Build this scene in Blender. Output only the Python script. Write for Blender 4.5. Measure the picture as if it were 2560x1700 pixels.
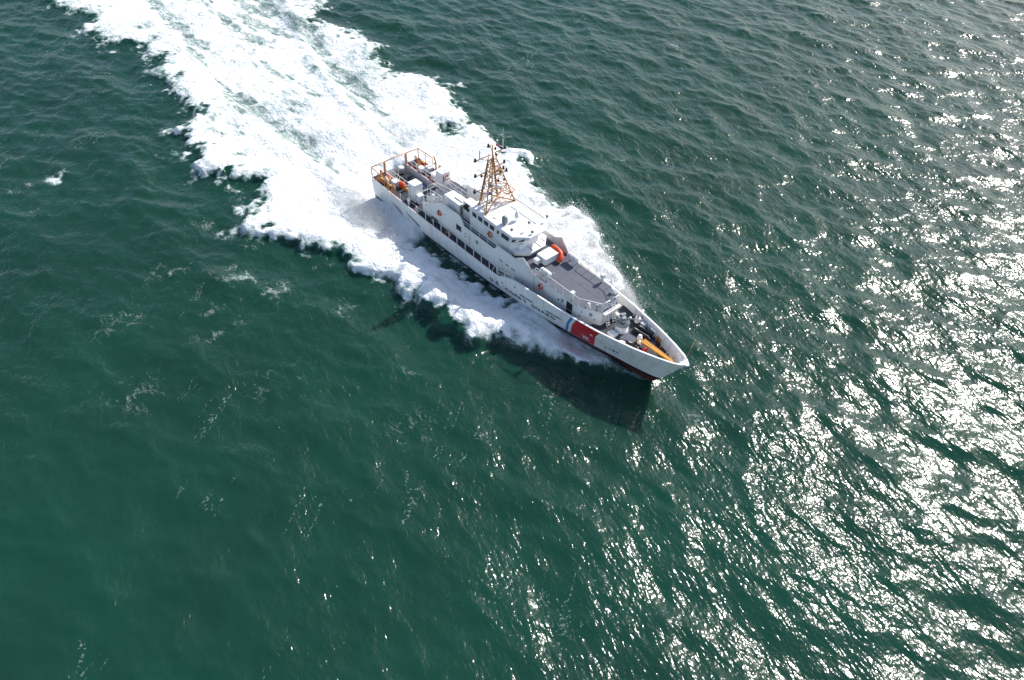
import bpy, math, random
import numpy as np
from mathutils import Vector, Matrix

# ------------------------------------------------------------------ clear
for o in list(bpy.data.objects):
    bpy.data.objects.remove(o, do_unlink=True)
scene = bpy.context.scene
COL = scene.collection

# ------------------------------------------------------------------ camera
# ship frame: x forward, y to port, z up, still water at z = 0, metres
CAM_POS = (73.628, -47.104, 58.088)
RIGHT = Vector((0.657592, 0.752830, 0.028611)); DOWN = Vector((0.540730, -0.445199, -0.713729)); FWD = Vector((-0.524579, 0.484813, -0.699838))
cam_data = bpy.data.cameras.new('camera')
cam_data.sensor_width = 36.0
cam_data.lens = 2000.0 / 2560.0 * 36.0
cam_data.clip_start = 0.5
cam_data.clip_end = 20000.0
cam = bpy.data.objects.new('camera', cam_data)
COL.objects.link(cam)
m = Matrix.Identity(4)
for i in range(3):
    m[i][0] = RIGHT[i]; m[i][1] = -DOWN[i]; m[i][2] = -FWD[i]; m[i][3] = CAM_POS[i]
cam.matrix_world = m
scene.camera = cam

# ------------------------------------------------------------------ sky and sun
SUN_EL = math.radians(41.0)
SUN_AZ = math.atan2(-0.05, 1.0)          # from +y (port beam) towards +x (bow)
sun_dir = Vector((math.sin(SUN_AZ) * math.cos(SUN_EL), math.cos(SUN_AZ) * math.cos(SUN_EL), math.sin(SUN_EL)))
world = bpy.data.worlds.new('World')
scene.world = world
world.use_nodes = True
wn = world.node_tree.nodes; wl = world.node_tree.links
wn.clear()
wo = wn.new('ShaderNodeOutputWorld'); wb = wn.new('ShaderNodeBackground'); ws = wn.new('ShaderNodeTexSky')
ws.sky_type = 'NISHITA'; ws.sun_disc = False
ws.sun_elevation = SUN_EL; ws.sun_rotation = SUN_AZ
ws.air_density = 1.0; ws.dust_density = 1.2; ws.ozone_density = 1.0
wb.inputs['Strength'].default_value = 0.15
wl.new(ws.outputs[0], wb.inputs['Color']); wl.new(wb.outputs[0], wo.inputs['Surface'])
sun_data = bpy.data.lights.new('sun', 'SUN')
sun_data.energy = 5.0
sun_data.angle = math.radians(0.53)
sun_data.color = (1.0, 0.955, 0.89)
sun = bpy.data.objects.new('sun', sun_data)
COL.objects.link(sun)
sun.rotation_euler = (-sun_dir).to_track_quat('-Z', 'Y').to_euler()
sun.location = (20, 60, 80)
vs = scene.view_settings
vs.view_transform = 'Standard'; vs.look = 'None'; vs.gamma = 1.0; vs.use_curve_mapping = False
vs.exposure = 0.36

# ------------------------------------------------------------------ materials
MATS = {}
def nodes_of(name):
    mt = bpy.data.materials.new(name); mt.use_nodes = True
    nt = mt.node_tree; nt.nodes.clear()
    out = nt.nodes.new('ShaderNodeOutputMaterial')
    return mt, nt, out
def N(nt, typ, **kw):
    n = nt.nodes.new(typ)
    for k, v in kw.items():
        if k.startswith('_'):
            setattr(n, k[1:], v)
        else:
            n.inputs[k].default_value = v
    return n
def math_node(nt, op, a, b=None, c=None, clamp=False):
    n = nt.nodes.new('ShaderNodeMath'); n.operation = op; n.use_clamp = clamp
    for i, v in enumerate((a, b, c)):
        if v is None: continue
        if isinstance(v, (int, float)): n.inputs[i].default_value = v
        else: nt.links.new(v, n.inputs[i])
    return n.outputs[0]
def paint(name, col, rough=0.45, var=0.10, scale=1.3, metal=0.0, bump=0.0, grime=None, spec=0.5):
    """painted surface: base colour with soft wear and a little fine relief"""
    mt, nt, out = nodes_of(name)
    b = N(nt, 'ShaderNodeBsdfPrincipled', Roughness=rough, Metallic=metal)
    b.inputs['Specular IOR Level'].default_value = spec
    tc = nt.nodes.new('ShaderNodeTexCoord')
    n1 = N(nt, 'ShaderNodeTexNoise', Scale=scale, Detail=6.0, Roughness=0.65)
    nt.links.new(tc.outputs['Object'], n1.inputs['Vector'])
    cr = nt.nodes.new('ShaderNodeValToRGB')
    g = grime if grime else tuple(c * (1 - var * 2.2) for c in col)
    cr.color_ramp.elements[0].position = 0.32; cr.color_ramp.elements[0].color = (*g, 1)
    cr.color_ramp.elements[1].position = 0.56; cr.color_ramp.elements[1].color = (*col, 1)
    nt.links.new(n1.outputs[0], cr.inputs[0]); nt.links.new(cr.outputs[0], b.inputs['Base Color'])
    if bump:
        n2 = N(nt, 'ShaderNodeTexNoise', Scale=scale * 9, Detail=3.0)
        nt.links.new(tc.outputs['Object'], n2.inputs['Vector'])
        bp = N(nt, 'ShaderNodeBump', Strength=1.0, Distance=bump)
        nt.links.new(n2.outputs[0], bp.inputs['Height']); nt.links.new(bp.outputs[0], b.inputs['Normal'])
    nt.links.new(b.outputs[0], out.inputs['Surface'])
    MATS[name] = mt
    return mt
paint('white_paint', (0.77, 0.765, 0.75), 0.42, 0.05, 0.8)
paint('cream_paint', (0.74, 0.70, 0.66), 0.5, 0.06, 0.9)
paint('deck_grey', (0.082, 0.091, 0.120), 0.75, 0.09, 1.1, bump=0.004)
paint('deck_dark', (0.034, 0.037, 0.050), 0.8, 0.10, 1.1, bump=0.004)
paint('seam_grey', (0.17, 0.175, 0.19), 0.7, 0.1)
paint('buff_paint', (0.50, 0.23, 0.065), 0.45, 0.10, 1.6)
paint('rust_red', (0.30, 0.035, 0.025), 0.6, 0.14, 2.0, grime=(0.14, 0.03, 0.02))
paint('orange_fabric', (0.80, 0.085, 0.015), 0.55, 0.10, 3.0)
paint('red_paint', (0.55, 0.012, 0.014), 0.45, 0.06)
paint('stripe_red', (0.52, 0.010, 0.012), 0.42, 0.05)
paint('stripe_blue', (0.03, 0.17, 0.50), 0.42, 0.05)
paint('letter_black', (0.012, 0.013, 0.016), 0.5, 0.1)
paint('black_rubber', (0.010, 0.011, 0.011), 0.5, 0.12, 3.0, bump=0.004)
paint('dark_steel', (0.03, 0.028, 0.028), 0.55, 0.12)
paint('grey_steel', (0.22, 0.25, 0.26), 0.5, 0.1)
paint('yellow_paint', (0.62, 0.28, 0.025), 0.45, 0.1, 2.0)
paint('blue_canvas', (0.030, 0.045, 0.36), 0.7, 0.15, 3.0, bump=0.02)
paint('beige_canvas', (0.55, 0.47, 0.40), 0.8, 0.12, 3.0, bump=0.02)
paint('recess_black', (0.010, 0.010, 0.012), 0.7, 0.1)
paint('rope_tan', (0.45, 0.25, 0.12), 0.9, 0.2, 8.0)
paint('signal_blue', (0.02, 0.10, 0.60), 0.4, 0.1)
paint('pink_cloth', (0.62, 0.16, 0.22), 0.8, 0.1)
paint('navy_cloth', (0.03, 0.03, 0.14), 0.8, 0.1)
paint('cream_dome', (0.78, 0.72, 0.64), 0.5, 0.05)
def glass_mat():
    mt, nt, out = nodes_of('window_glass')
    b = N(nt, 'ShaderNodeBsdfPrincipled', Roughness=0.06)
    b.inputs['Base Color'].default_value = (0.012, 0.018, 0.018, 1)
    b.inputs['Specular IOR Level'].default_value = 0.5
    tc = nt.nodes.new('ShaderNodeTexCoord')
    n1 = N(nt, 'ShaderNodeTexNoise', Scale=2.2, Detail=2.0)
    nt.links.new(tc.outputs['Object'], n1.inputs['Vector'])
    bp = N(nt, 'ShaderNodeBump', Strength=0.4, Distance=0.01)
    nt.links.new(n1.outputs[0], bp.inputs['Height']); nt.links.new(bp.outputs[0], b.inputs['Normal'])
    nt.links.new(b.outputs[0], out.inputs['Surface']); MATS['window_glass'] = mt
glass_mat()
def hull_mat():
    """white topsides, black boot top, red-brown bottom paint, faint salt and rust streaks"""
    mt, nt, out = nodes_of('hull_paint')
    b = N(nt, 'ShaderNodeBsdfPrincipled', Roughness=0.4)
    tc = nt.nodes.new('ShaderNodeTexCoord')
    sp = nt.nodes.new('ShaderNodeSeparateXYZ'); nt.links.new(tc.outputs['Object'], sp.inputs[0])
    mp = nt.nodes.new('ShaderNodeMapping'); mp.inputs['Scale'].default_value = (1.6, 1.6, 0.22)
    nt.links.new(tc.outputs['Object'], mp.inputs['Vector'])
    n1 = N(nt, 'ShaderNodeTexNoise', Scale=1.0, Detail=7.0, Roughness=0.7)
    nt.links.new(mp.outputs[0], n1.inputs['Vector'])
    cr = nt.nodes.new('ShaderNodeValToRGB')
    cr.color_ramp.elements[0].position = 0.30; cr.color_ramp.elements[0].color = (0.56, 0.54, 0.50, 1)
    cr.color_ramp.elements[1].position = 0.50; cr.color_ramp.elements[1].color = (0.76, 0.755, 0.74, 1)
    nt.links.new(n1.outputs[0], cr.inputs[0])
    line = math_node(nt, 'MULTIPLY_ADD', sp.outputs['X'], 0.0135, 0.60)
    t1 = math_node(nt, 'GREATER_THAN', sp.outputs['Z'], line)
    t2 = math_node(nt, 'GREATER_THAN', sp.outputs['Z'], math_node(nt, 'SUBTRACT', line, 0.42))
    mx0 = nt.nodes.new('ShaderNodeMix'); mx0.data_type = 'RGBA'
    nt.links.new(t2, mx0.inputs[0]); mx0.inputs[6].default_value = (0.10, 0.022, 0.016, 1); mx0.inputs[7].default_value = (0.014, 0.013, 0.014, 1)
    mx = nt.nodes.new('ShaderNodeMix'); mx.data_type = 'RGBA'
    nt.links.new(t1, mx.inputs[0]); nt.links.new(mx0.outputs[2], mx.inputs[6]); nt.links.new(cr.outputs[0], mx.inputs[7])
    nt.links.new(mx.outputs[2], b.inputs['Base Color'])
    # plating: very slight unfairness between frames
    mp2 = nt.nodes.new('ShaderNodeMapping'); mp2.inputs['Scale'].default_value = (0.9, 0.9, 0.5)
    nt.links.new(tc.outputs['Object'], mp2.inputs['Vector'])
    n2 = N(nt, 'ShaderNodeTexNoise', Scale=1.0, Detail=1.0); nt.links.new(mp2.outputs[0], n2.inputs['Vector'])
    bp = N(nt, 'ShaderNodeBump', Strength=0.5, Distance=0.03)
    nt.links.new(n2.outputs[0], bp.inputs['Height']); nt.links.new(bp.outputs[0], b.inputs['Normal'])
    nt.links.new(b.outputs[0], out.inputs['Surface']); MATS['hull_paint'] = mt
hull_mat()

# ------------------------------------------------------------------ mesh helpers
class G:
    """collects shapes; build() links them as ONE mesh object"""
    def __init__(s): s.v = []; s.f = []; s.sm = []
    def add(s, vs, fs, smooth=False):
        b = len(s.v); s.v.extend([tuple(p) for p in vs])
        for f in fs: s.f.append(tuple(i + b for i in f)); s.sm.append(smooth)
        return s
    def box(s, x0, x1, y0, y1, z0, z1):
        v = [(x, y, z) for x in (x0, x1) for y in (y0, y1) for z in (z0, z1)]
        return s.add(v, [(0,1,3,2),(4,6,7,5),(0,4,5,1),(2,3,7,6),(0,2,6,4),(1,5,7,3)])
    def prism(s, poly, z0, z1, top=None):
        n = len(poly); t = top or poly
        zf = (lambda z, p: z(p[0], p[1]) if callable(z) else z)
        v = [(p[0], p[1], zf(z0, p)) for p in poly] + [(p[0], p[1], zf(z1, p)) for p in t]
        f = [(i, (i+1) % n, n + (i+1) % n, n + i) for i in range(n)]
        return s.add(v, f + [tuple(range(n-1, -1, -1)), tuple(range(n, 2*n))])
    def plate(s, pts, th):
        """flat polygon in space, thickened along its normal (outwards th, th may be negative)"""
        P = [Vector(p) for p in pts]; n = len(P)
        nrm = Vector((0, 0, 0))
        for i in range(n):
            a, b = P[i], P[(i+1) % n]
            nrm += Vector(((a.y-b.y)*(a.z+b.z), (a.z-b.z)*(a.x+b.x), (a.x-b.x)*(a.y+b.y)))
        nrm.normalize()
        v = P + [p + nrm*th for p in P]
        f = [(i, (i+1) % n, n + (i+1) % n, n + i) for i in range(n)]
        return s.add(v, f + [tuple(range(n-1, -1, -1)), tuple(range(n, 2*n))])
    def tube(s, pts, r, n=8, r2=None, cap=True):
        P = [Vector(p) for p in pts]; m_ = len(P); vs = []; fs = []
        rs = [r + ((r2 if r2 is not None else r) - r) * i / max(1, m_-1) for i in range(m_)]
        up = None
        for i, p in enumerate(P):
            d = (P[min(i+1, m_-1)] - P[max(i-1, 0)]).normalized()
            if up is None:
                up = Vector((0, 0, 1)) if abs(d.z) < 0.9 else Vector((1, 0, 0))
            a = d.cross(up).normalized(); b = a.cross(d).normalized(); up = b
            for k in range(n):
                t = 2*math.pi*k/n
                vs.append(p + (a*math.cos(t) + b*math.sin(t))*rs[i])
        for i in range(m_-1):
            for k in range(n):
                fs.append((i*n+k, i*n+(k+1) % n, (i+1)*n+(k+1) % n, (i+1)*n+k))
        s.add(vs, fs, True)
        if cap:
            b0 = len(s.v) - len(vs)
            s.f.append(tuple(b0+k for k in range(n-1, -1, -1))); s.sm.append(False)
            s.f.append(tuple(b0+(m_-1)*n+k for k in range(n))); s.sm.append(False)
        return s
    def lathe(s, prof, c=(0, 0, 0), axis='Z', n=16):
        vs = []; fs = []
        for r, h in prof:
            for k in range(n):
                t = 2*math.pi*k/n; a, b = r*math.cos(t), r*math.sin(t)
                p = (a, b, h) if axis == 'Z' else ((h, a, b) if axis == 'X' else (b, h, a))
                vs.append((p[0]+c[0], p[1]+c[1], p[2]+c[2]))
        for i in range(len(prof)-1):
            for k in range(n):
                fs.append((i*n+k, i*n+(k+1) % n, (i+1)*n+(k+1) % n, (i+1)*n+k))
        fs.append(tuple(range(n-1, -1, -1))); fs.append(tuple((len(prof)-1)*n+k for k in range(n)))
        return s.add(vs, fs, True)
    def torus(s, c, R, r, axis='Y', n=24, k=8):
        vs = []; fs = []
        for i in range(n):
            a = 2*math.pi*i/n
            for j in range(k):
                b = 2*math.pi*j/k; q = R + r*math.cos(b); u, v, w = q*math.cos(a), q*math.sin(a), r*math.sin(b)
                p = {'Z': (u, v, w), 'Y': (u, w, v), 'X': (w, u, v)}[axis]
                vs.append((p[0]+c[0], p[1]+c[1], p[2]+c[2]))
        for i in range(n):
            for j in range(k):
                fs.append((i*k+j, ((i+1) % n)*k+j, ((i+1) % n)*k+(j+1) % k, i*k+(j+1) % k))
        return s.add(vs, fs, True)
    def ball(s, c, r, n=14, sq=(1, 1, 1)):
        prof = []
        m_ = 9
        vs = []; fs = []
        for i in range(m_):
            t = math.pi*(i+0.02)/(m_-1+0.04)
            for k in range(n):
                a = 2*math.pi*k/n
                vs.append((c[0]+r*sq[0]*math.sin(t)*math.cos(a), c[1]+r*sq[1]*math.sin(t)*math.sin(a), c[2]-r*sq[2]*math.cos(t)))
        for i in range(m_-1):
            for k in range(n):
                fs.append((i*n+k, i*n+(k+1) % n, (i+1)*n+(k+1) % n, (i+1)*n+k))
        fs.append(tuple(range(n-1, -1, -1))); fs.append(tuple((m_-1)*n+k for k in range(n)))
        return s.add(vs, fs, True)
    def build(s, name, mat, parent=None, loc=None, bevel=0.0, label=None):
        me = bpy.data.meshes.new(name)
        if loc is not None:
            me.from_pydata([(p[0]-loc[0], p[1]-loc[1], p[2]-loc[2]) for p in s.v], [], s.f)
        else:
            me.from_pydata(s.v, [], s.f)
        me.polygons.foreach_set('use_smooth', s.sm)
        me.update()
        import bmesh
        b = bmesh.new(); b.from_mesh(me); bmesh.ops.recalc_face_normals(b, faces=b.faces); b.to_mesh(me); b.free()
        o = bpy.data.objects.new(name, me); COL.objects.link(o)
        me.materials.append(MATS[mat] if isinstance(mat, str) else mat)
        if loc is not None: o.location = loc
        if parent is not None:
            o.parent = parent
            if loc is not None or tuple(parent.location) != (0.0, 0.0, 0.0):
                q = Vector((loc if loc is not None else (0, 0, 0))) - world_loc(parent); o.location = q
        if bevel:
            bm_ = o.modifiers.new('bevel', 'BEVEL'); bm_.width = bevel; bm_.segments = 2; bm_.limit_method = 'ANGLE'; bm_.angle_limit = math.radians(40)
        if label: o['label'] = label
        return o
def world_loc(o):
    q = Vector((0, 0, 0))
    while o is not None:
        q += Vector(o.location); o = o.parent
    return q
def tag(o, label=None, cat=None, group=None, kind=None):
    if label: o['label'] = label
    if cat: o['category'] = cat
    if group: o['group'] = group
    if kind: o['kind'] = kind
    return o
def thing(name, label, cat, loc=(0, 0, 0), group=None):
    o = bpy.data.objects.new(name, None); COL.objects.link(o); o.location = loc
    o.empty_display_size = 0.3
    return tag(o, label, cat, group)

# ------------------------------------------------------------------ hull form (shared by hull, decals, water)
STEM_Z = [-1.6, -1.2, -0.15, 1.2, 3.81, 5.08]
STEM_X = [41.6, 42.3, 43.18, 44.26, 45.88, 46.8]
TOP_D = [0, 0.12, 0.34, 1.0, 2.5, 4.6, 6.3, 8.8, 11.8, 14, 17, 20, 36, 46.8]
TOP_B = [0, 0.16, 0.40, 0.82, 1.38, 2.00, 2.38, 2.87, 3.25, 3.50, 3.72, 3.80, 3.80, 3.60]
WL_D = [0, 1.0, 2.3, 5.3, 9.3, 13.3, 16.3, 23, 33, 43.5]
WL_B = [0.02, 0.28, 0.55, 1.05, 1.72, 2.40, 2.80, 3.25, 3.40, 3.30]
ZT_X = [0, 24.0, 26.2, 26.9, 30, 35, 38, 42, 46.8]
ZT_Z = [3.15, 3.15, 4.02, 4.16, 4.36, 4.42, 4.52, 4.72, 5.08]
ZK_X = [0, 24, 30, 34.8, 37.7, 42.5, 46.8]
ZK_Z = [2.75, 2.75, 3.05, 3.27, 3.56, 4.0, 4.40]
def zt(x): return float(np.interp(x, ZT_X, ZT_Z))
def zk(x): return float(np.interp(x, ZK_X, ZK_Z))
def stem(z): return float(np.interp(z, STEM_Z, STEM_X))
def hull_y(x, z):
    d = max(0.0, stem(z) - x)
    yw = float(np.interp(d, WL_D, WL_B)); yt = float(np.interp(d, TOP_D, TOP_B))
    p = float(np.interp(x, [15, 38], [0.85, 1.15]))
    f = min(1.0, max(0.0, z / zk(x))) ** p
    y = yw + (yt - yw) * f
    if z < 0: y *= float(np.interp(z, [-1.6, -0.9, 0], [0.10, 0.72, 1.0]))
    return y

# ------------------------------------------------------------------ the sea
def smooth(a, b, x):
    t = np.clip((x - a) / (b - a), 0, 1); return t * t * (3 - 2 * t)
def ocean_tile(n, L, seed, peak, wind, hrms, spread, kmin_cut=0.0):
    """directional wind-sea spectrum -> height and horizontal displacement on an n x n periodic tile"""
    rng = np.random.default_rng(seed)
    k1 = np.fft.fftfreq(n, L / n) * 2 * np.pi
    kx, ky = np.meshgrid(k1, k1, indexing='ij'); k = np.hypot(kx, ky); k[0, 0] = 1
    kp = 2 * np.pi / peak
    S = k ** -4.5 * np.exp(-1.25 * (kp / k) ** 2)
    c = (kx * wind[0] + ky * wind[1]) / k
    S *= (0.12 + np.abs(c) ** spread) * np.where(c > 0, 1.0, 0.25)
    S *= np.exp(-(k * 0.12) ** 2 * 0.5)
    S[0, 0] = 0
    if kmin_cut: S *= (k > kmin_cut)
    a = (rng.standard_normal((n, n)) + 1j * rng.standard_normal((n, n))) * np.sqrt(S)
    h = np.fft.ifft2(a).real; g = hrms / h.std()
    dx = np.fft.ifft2(1j * kx / k * a).real * g; dy = np.fft.ifft2(1j * ky / k * a).real * g
    return h * g, dx, dy
def noise_tile(n, L, seed, beta, lo, hi):
    """isotropic power-law noise between wavelengths lo..hi, unit variance"""
    rng = np.random.default_rng(seed)
    k1 = np.fft.fftfreq(n, L / n); kx, ky = np.meshgrid(k1, k1, indexing='ij'); k = np.hypot(kx, ky); k[0, 0] = 1
    A = k ** (-beta) * (k > 1 / hi) * np.exp(-(k * lo) ** 2); A[0, 0] = 0
    h = np.fft.ifft2((rng.standard_normal((n, n)) + 1j * rng.standard_normal((n, n))) * A).real
    return h / h.std()
def sample(t, L, x, y):
    n = t.shape[0]; u = (x / L % 1.0) * n; v = (y / L % 1.0) * n
    i = np.floor(u).astype(int); j = np.floor(v).astype(int); fu = u - i; fv = v - j
    i %= n; j %= n; i2 = (i + 1) % n; j2 = (j + 1) % n
    return (t[i, j]*(1-fu)*(1-fv) + t[i2, j]*fu*(1-fv) + t[i, j2]*(1-fu)*fv + t[i2, j2]*fu*fv)

STBD_EDGE = [(-150,-17),(-110,-16),(-84.7,-14.0),(-80.6,-13.2),(-76.8,-11.2),(-72.9,-11.0),(-71.2,-13.1),(-69.8,-13.7),(-64.8,-13.1),(-61.2,-11.3),(-58.2,-8.3),(-53.5,-9.1),(-51.1,-8.7),(-48.0,-11.1),(-44.1,-10.3),(-40.4,-11.4),(-36.4,-11.8),(-32.6,-11.6),(-29.9,-15.5),(-27.2,-15.6),(-25.1,-16.7),(-22.7,-16.1),(-19.6,-17.8),(-16.6,-17.0),(-15.0,-15.6),(-12.9,-14.4),(-11.5,-12.4),(-10.5,-14.3),(-7.8,-16.2),(-5.3,-18.0),(-3.1,-18.9),(-1.0,-17.6),(1.7,-16.5),(3.6,-15.2),(6.1,-14.2),(7.0,-13.1),(10.1,-13.7),(11.8,-12.1),(13.7,-11.9),(14.6,-10.9),(16.9,-11.9),(18.5,-10.9),(20.3,-11.4),(22.8,-11.0),(24.1,-11.6),(25.8,-10.0),(27.8,-10.3),(29.4,-8.4),(31.3,-7.8),(33.2,-6.4),(34.6,-5.7),(36.4,-4.9),(38.0,-3.5),(39.6,-2.5),(41.0,-1.6),(42.3,-0.8),(43.4,0.0)]
PORT_EDGE = [(43.4,0.0),(42.2,1.2),(40.0,3.2),(37.5,5.0),(35.0,6.8),(31.5,8.4),(27.6,10.0),(25.4,10.8),(23.2,12.6),(21.4,13.8),(18.9,12.8),(16.9,12.2),(15.2,12.9),(12.8,12.9),(9.9,13.3),(9.3,14.9),(6.0,16.8),(5.0,17.9),(2.7,17.3),(0.7,16.2),(-1.7,17.2),(-4.6,17.6),(-5.9,16.5),(-5.6,14.3),(-7.7,13.0),(-6.9,15.9),(-7.2,17.8),(-8.2,18.6),(-14.5,19.6),(-15.3,21.6),(-17.7,21.8),(-21.9,20.9),(-26.0,17.1),(-33.3,18.8),(-35.0,21.7),(-38.0,20.9),(-42.9,20.6),(-47.5,19.0),(-53.4,19.0),(-54.3,22.7),(-57.0,23.9),(-75,27),(-110,38),(-150,50)]
GAP_X = [6, 9.9, 12.6, 15.9, 19.8, 23.8, 27.4, 29.6, 31.5]; GAP_Y = [4.3, 4.9, 5.0, 4.5, 4.1, 3.7, 3.1, 2.5, 2.0]

def polyline_dist(px, py, pts):
    """distance of every point to a polyline"""
    d2 = np.full(px.shape, 1e9)
    for (ax, ay), (bx, by) in zip(pts[:-1], pts[1:]):
        ux, uy = bx-ax, by-ay; t = np.clip(((px-ax)*ux + (py-ay)*uy) / (ux*ux+uy*uy), 0, 1)
        d2 = np.minimum(d2, (px-ax-t*ux)**2 + (py-ay-t*uy)**2)
    return np.sqrt(d2)
def inside(px, py, pts):
    c = np.zeros(px.shape, bool)
    for (ax, ay), (bx, by) in zip(pts, pts[1:] + pts[:1]):
        if ay == by: continue
        c ^= ((ay > py) != (by > py)) & (px < (bx-ax)*(py-ay)/(by-ay) + ax)
    return c

def wake_fields(x, y):
    """signed distance to the foam edge on each side (positive inside) from a coarse table"""
    gx = np.arange(-150, 56, 0.5); gy = np.arange(-40, 60, 0.5)
    X, Y = np.meshgrid(gx, gy, indexing='ij')
    ins = inside(X, Y, STBD_EDGE + PORT_EDGE)
    ds = polyline_dist(X, Y, STBD_EDGE); dp = polyline_dist(X, Y, PORT_EDGE)
    sg = np.where(ins, 1.0, -1.0)
    def look(T):
        u = np.clip((x - gx[0]) / 0.5, 0, len(gx)-1.001); v = np.clip((y - gy[0]) / 0.5, 0, len(gy)-1.001)
        i = u.astype(int); j = v.astype(int); fu = u-i; fv = v-j
        return T[i, j]*(1-fu)*(1-fv)+T[i+1, j]*fu*(1-fv)+T[i, j+1]*(1-fu)*fv+T[i+1, j+1]*fu*fv
    far = (x < -149) | (x > 54) | (y < -39) | (y > 59)
    a, b = look(sg*ds), look(sg*dp)
    a = np.where(far, -30, a); b = np.where(far, -30, b)
    return a, b

WIND = (0.12, -0.993)
FINE = 0.27
def sea_surface(X, Y):
    """height, horizontal shift and foam amount at undisturbed positions"""
    t1 = ocean_tile(1024, 118.0, 11, 10.0, WIND, 0.116, 2.5)
    t2 = ocean_tile(512, 71.0, 5, 4.2, (0.45, -0.89), 0.035, 3.0)
    ang = 0.35; ca, sa = math.cos(ang), math.sin(ang)
    xr, yr = X*ca - Y*sa, X*sa + Y*ca
    hz = sample(t1[0], 118.0, X, Y) + sample(t2[0], 71.0, xr, yr)
    hx = sample(t1[1], 118.0, X, Y); hy = sample(t1[2], 118.0, X, Y)
    ax, ay = sample(t2[1], 71.0, xr, yr), sample(t2[2], 71.0, xr, yr)
    hx = hx + ax*ca + ay*sa; hy = hy - ax*sa + ay*ca
    nA = noise_tile(512, 97.0, 3, 1.35, 0.5, 9.0); nB = noise_tile(512, 61.0, 8, 1.0, 0.30, 2.6); nC = noise_tile(512, 150.0, 21, 1.6, 2.5, 40.0)
    na = sample(nA, 97.0, X, Y); nb = sample(nB, 61.0, X, Y); nc = sample(nC, 150.0, X, Y)
    # streaks drawn out along the track
    nsx = sample(nA, 97.0, X*0.25 + 13, Y*1.3 + 7); 
    ds, dp = wake_fields(X, Y)
    dn = 0.95*na + 0.5*nb
    din = np.where(np.abs(ds) < np.abs(dp), ds, dp)
    d = din + dn * np.interp(X, [-20, 0, 12, 30, 40], [1.0, 0.8, 0.55, 0.4, 0.12])
    ay_ = np.abs(Y)
    ew = np.interp(X, [-90, -40, 0, 12, 22, 36, 42], [4.5, 3.4, 2.6, 1.8, 1.1, 0.6, 0.3])
    foam = smooth(-0.45*ew, 0.9*ew, d)
    foam = foam * (1 - 0.72*smooth(36.6, 39.6, X))
    # clear dark water between hull and thrown sheet
    gapy = np.interp(X, GAP_X, GAP_Y)
    ing = smooth(8.0, 12.0, X) * (1 - smooth(24.5, 29.5, X))
    gap = ing * (1 - smooth(gapy - 0.2, gapy + 1.1, ay_ + 0.45*na + 0.30*nb))
    foam = foam * (1 - 0.93*gap)
    hully = np.array(np.interp(X, [0, 20, 27, 30, 34, 38, 41, 43.2], [3.35, 3.4, 3.0, 2.7, 2.2, 1.6, 1.0, 0.3]))
    foam = np.maximum(foam, 0.42*gap*(1 - smooth(0.0, 0.45, ay_ - hully - 0.15*nb)))
    # darker streaky bands inside the wake
    b1 = np.exp(-(polyline_dist(X, Y, [(-6,-4.0),(-11,-3.7),(-24,-3.9),(-41,-4.9),(-64,-0.5),(-110,6)]) / (1.0 + 0.02*np.clip(-X, 0, 99)))**2)
    b2 = np.exp(-(polyline_dist(X, Y, [(-8,6.2),(-15,8.0),(-27,10.8),(-59,14.5),(-110,27)]) / (1.3 + 0.02*np.clip(-X, 0, 99)))**2)
    b3 = np.exp(-(polyline_dist(X, Y, [(-30,2.5),(-59,9.0),(-110,20)]) / (2.5 + 0.05*np.clip(-X-30, 0, 99)))**2) * smooth(-24, -50, X)
    lace = np.clip(0.50*b1 + 0.52*b2 + 0.40*b3, 0, 0.75) * (1 + 0.5*nsx)
    lace = lace + 0.30*smooth(0.1, 1.6, nsx) * smooth(2, -12, X) + 0.12*smooth(0.4, 1.6, na)*smooth(20, -5, X)
    lace = lace + 0.34*smooth(0.0, 1.3, nc + 0.4*na)*smooth(-4, -20, X)
    foam = np.clip(foam - np.clip(lace, 0, 0.62)*smooth(0.3, 2.5, d), 0, 1)
    foam = np.maximum(foam, 0.22*smooth(-3.2, 0.0, d)*smooth(-0.2, 1.2, na + nb*0.5) * (X < 30))
    # residual foam nets, small breaking crests, and a bow glint painted as foam
    patches = [(-7.5,-22.0,2.0,.30),(3.5,-23.7,2.6,.34),(7.9,-23.6,2.2,.34),(8.1,-21.3,1.6,.3),(8.4,-29.0,2.6,.30),(-1.5,-28.8,2.4,.30),(14.7,-17.4,2.2,.30),(26.9,-18.3,1.6,.2),
               (-25.3,-36.3,1.8,.30),(-28.8,-32.2,1.1,.75),(-29.5,-36.5,1.4,.36),(-5.5,-21.0,1.0,.85),(9.4,21.9,2.0,.25),(-5.7,61,1.4,.3),(-7.9,28.7,3.0,.22),(48.8,-0.6,0.9,.7),(2,-36,3.2,.24),(20,-28,3,.22),(12,-40,3.4,.22),(33,-22,2.6,.2),(-11,16,2.6,.34),(-8,10.5,2.6,.30),(14,27,2.4,.22)]
    for (px, py, r, a) in patches:
        q = ((X-px)**2 + (Y-py)**2) / (r*r)
        foam = np.maximum(foam, (a if a > 0.5 else a*0.75)*np.exp(-q/1.6)*(0.7 + 0.5*np.clip(na, -1, 1)))
    sx = X*0.53 - Y*0.85; sy = X*0.85 + Y*0.53
    st = sample(nA, 97.0, sx*0.10 + 40, sy*0.9 + 11)
    foam = np.maximum(foam, 0.17*smooth(1.55, 2.6, st)*smooth(-0.3, 0.9, nc))
    # ---- heights
    hamp = 1 - 0.55*smooth(-1, 2, d)
    ridge = np.interp(X, [-150, -60, -30, 0, 10, 18, 26, 33, 37, 40, 42.5, 44], [.3, .6, .8, .95, 1.1, 1.4, 1.65, 1.45, 0.85, 0.45, 0.2, 0])
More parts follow.
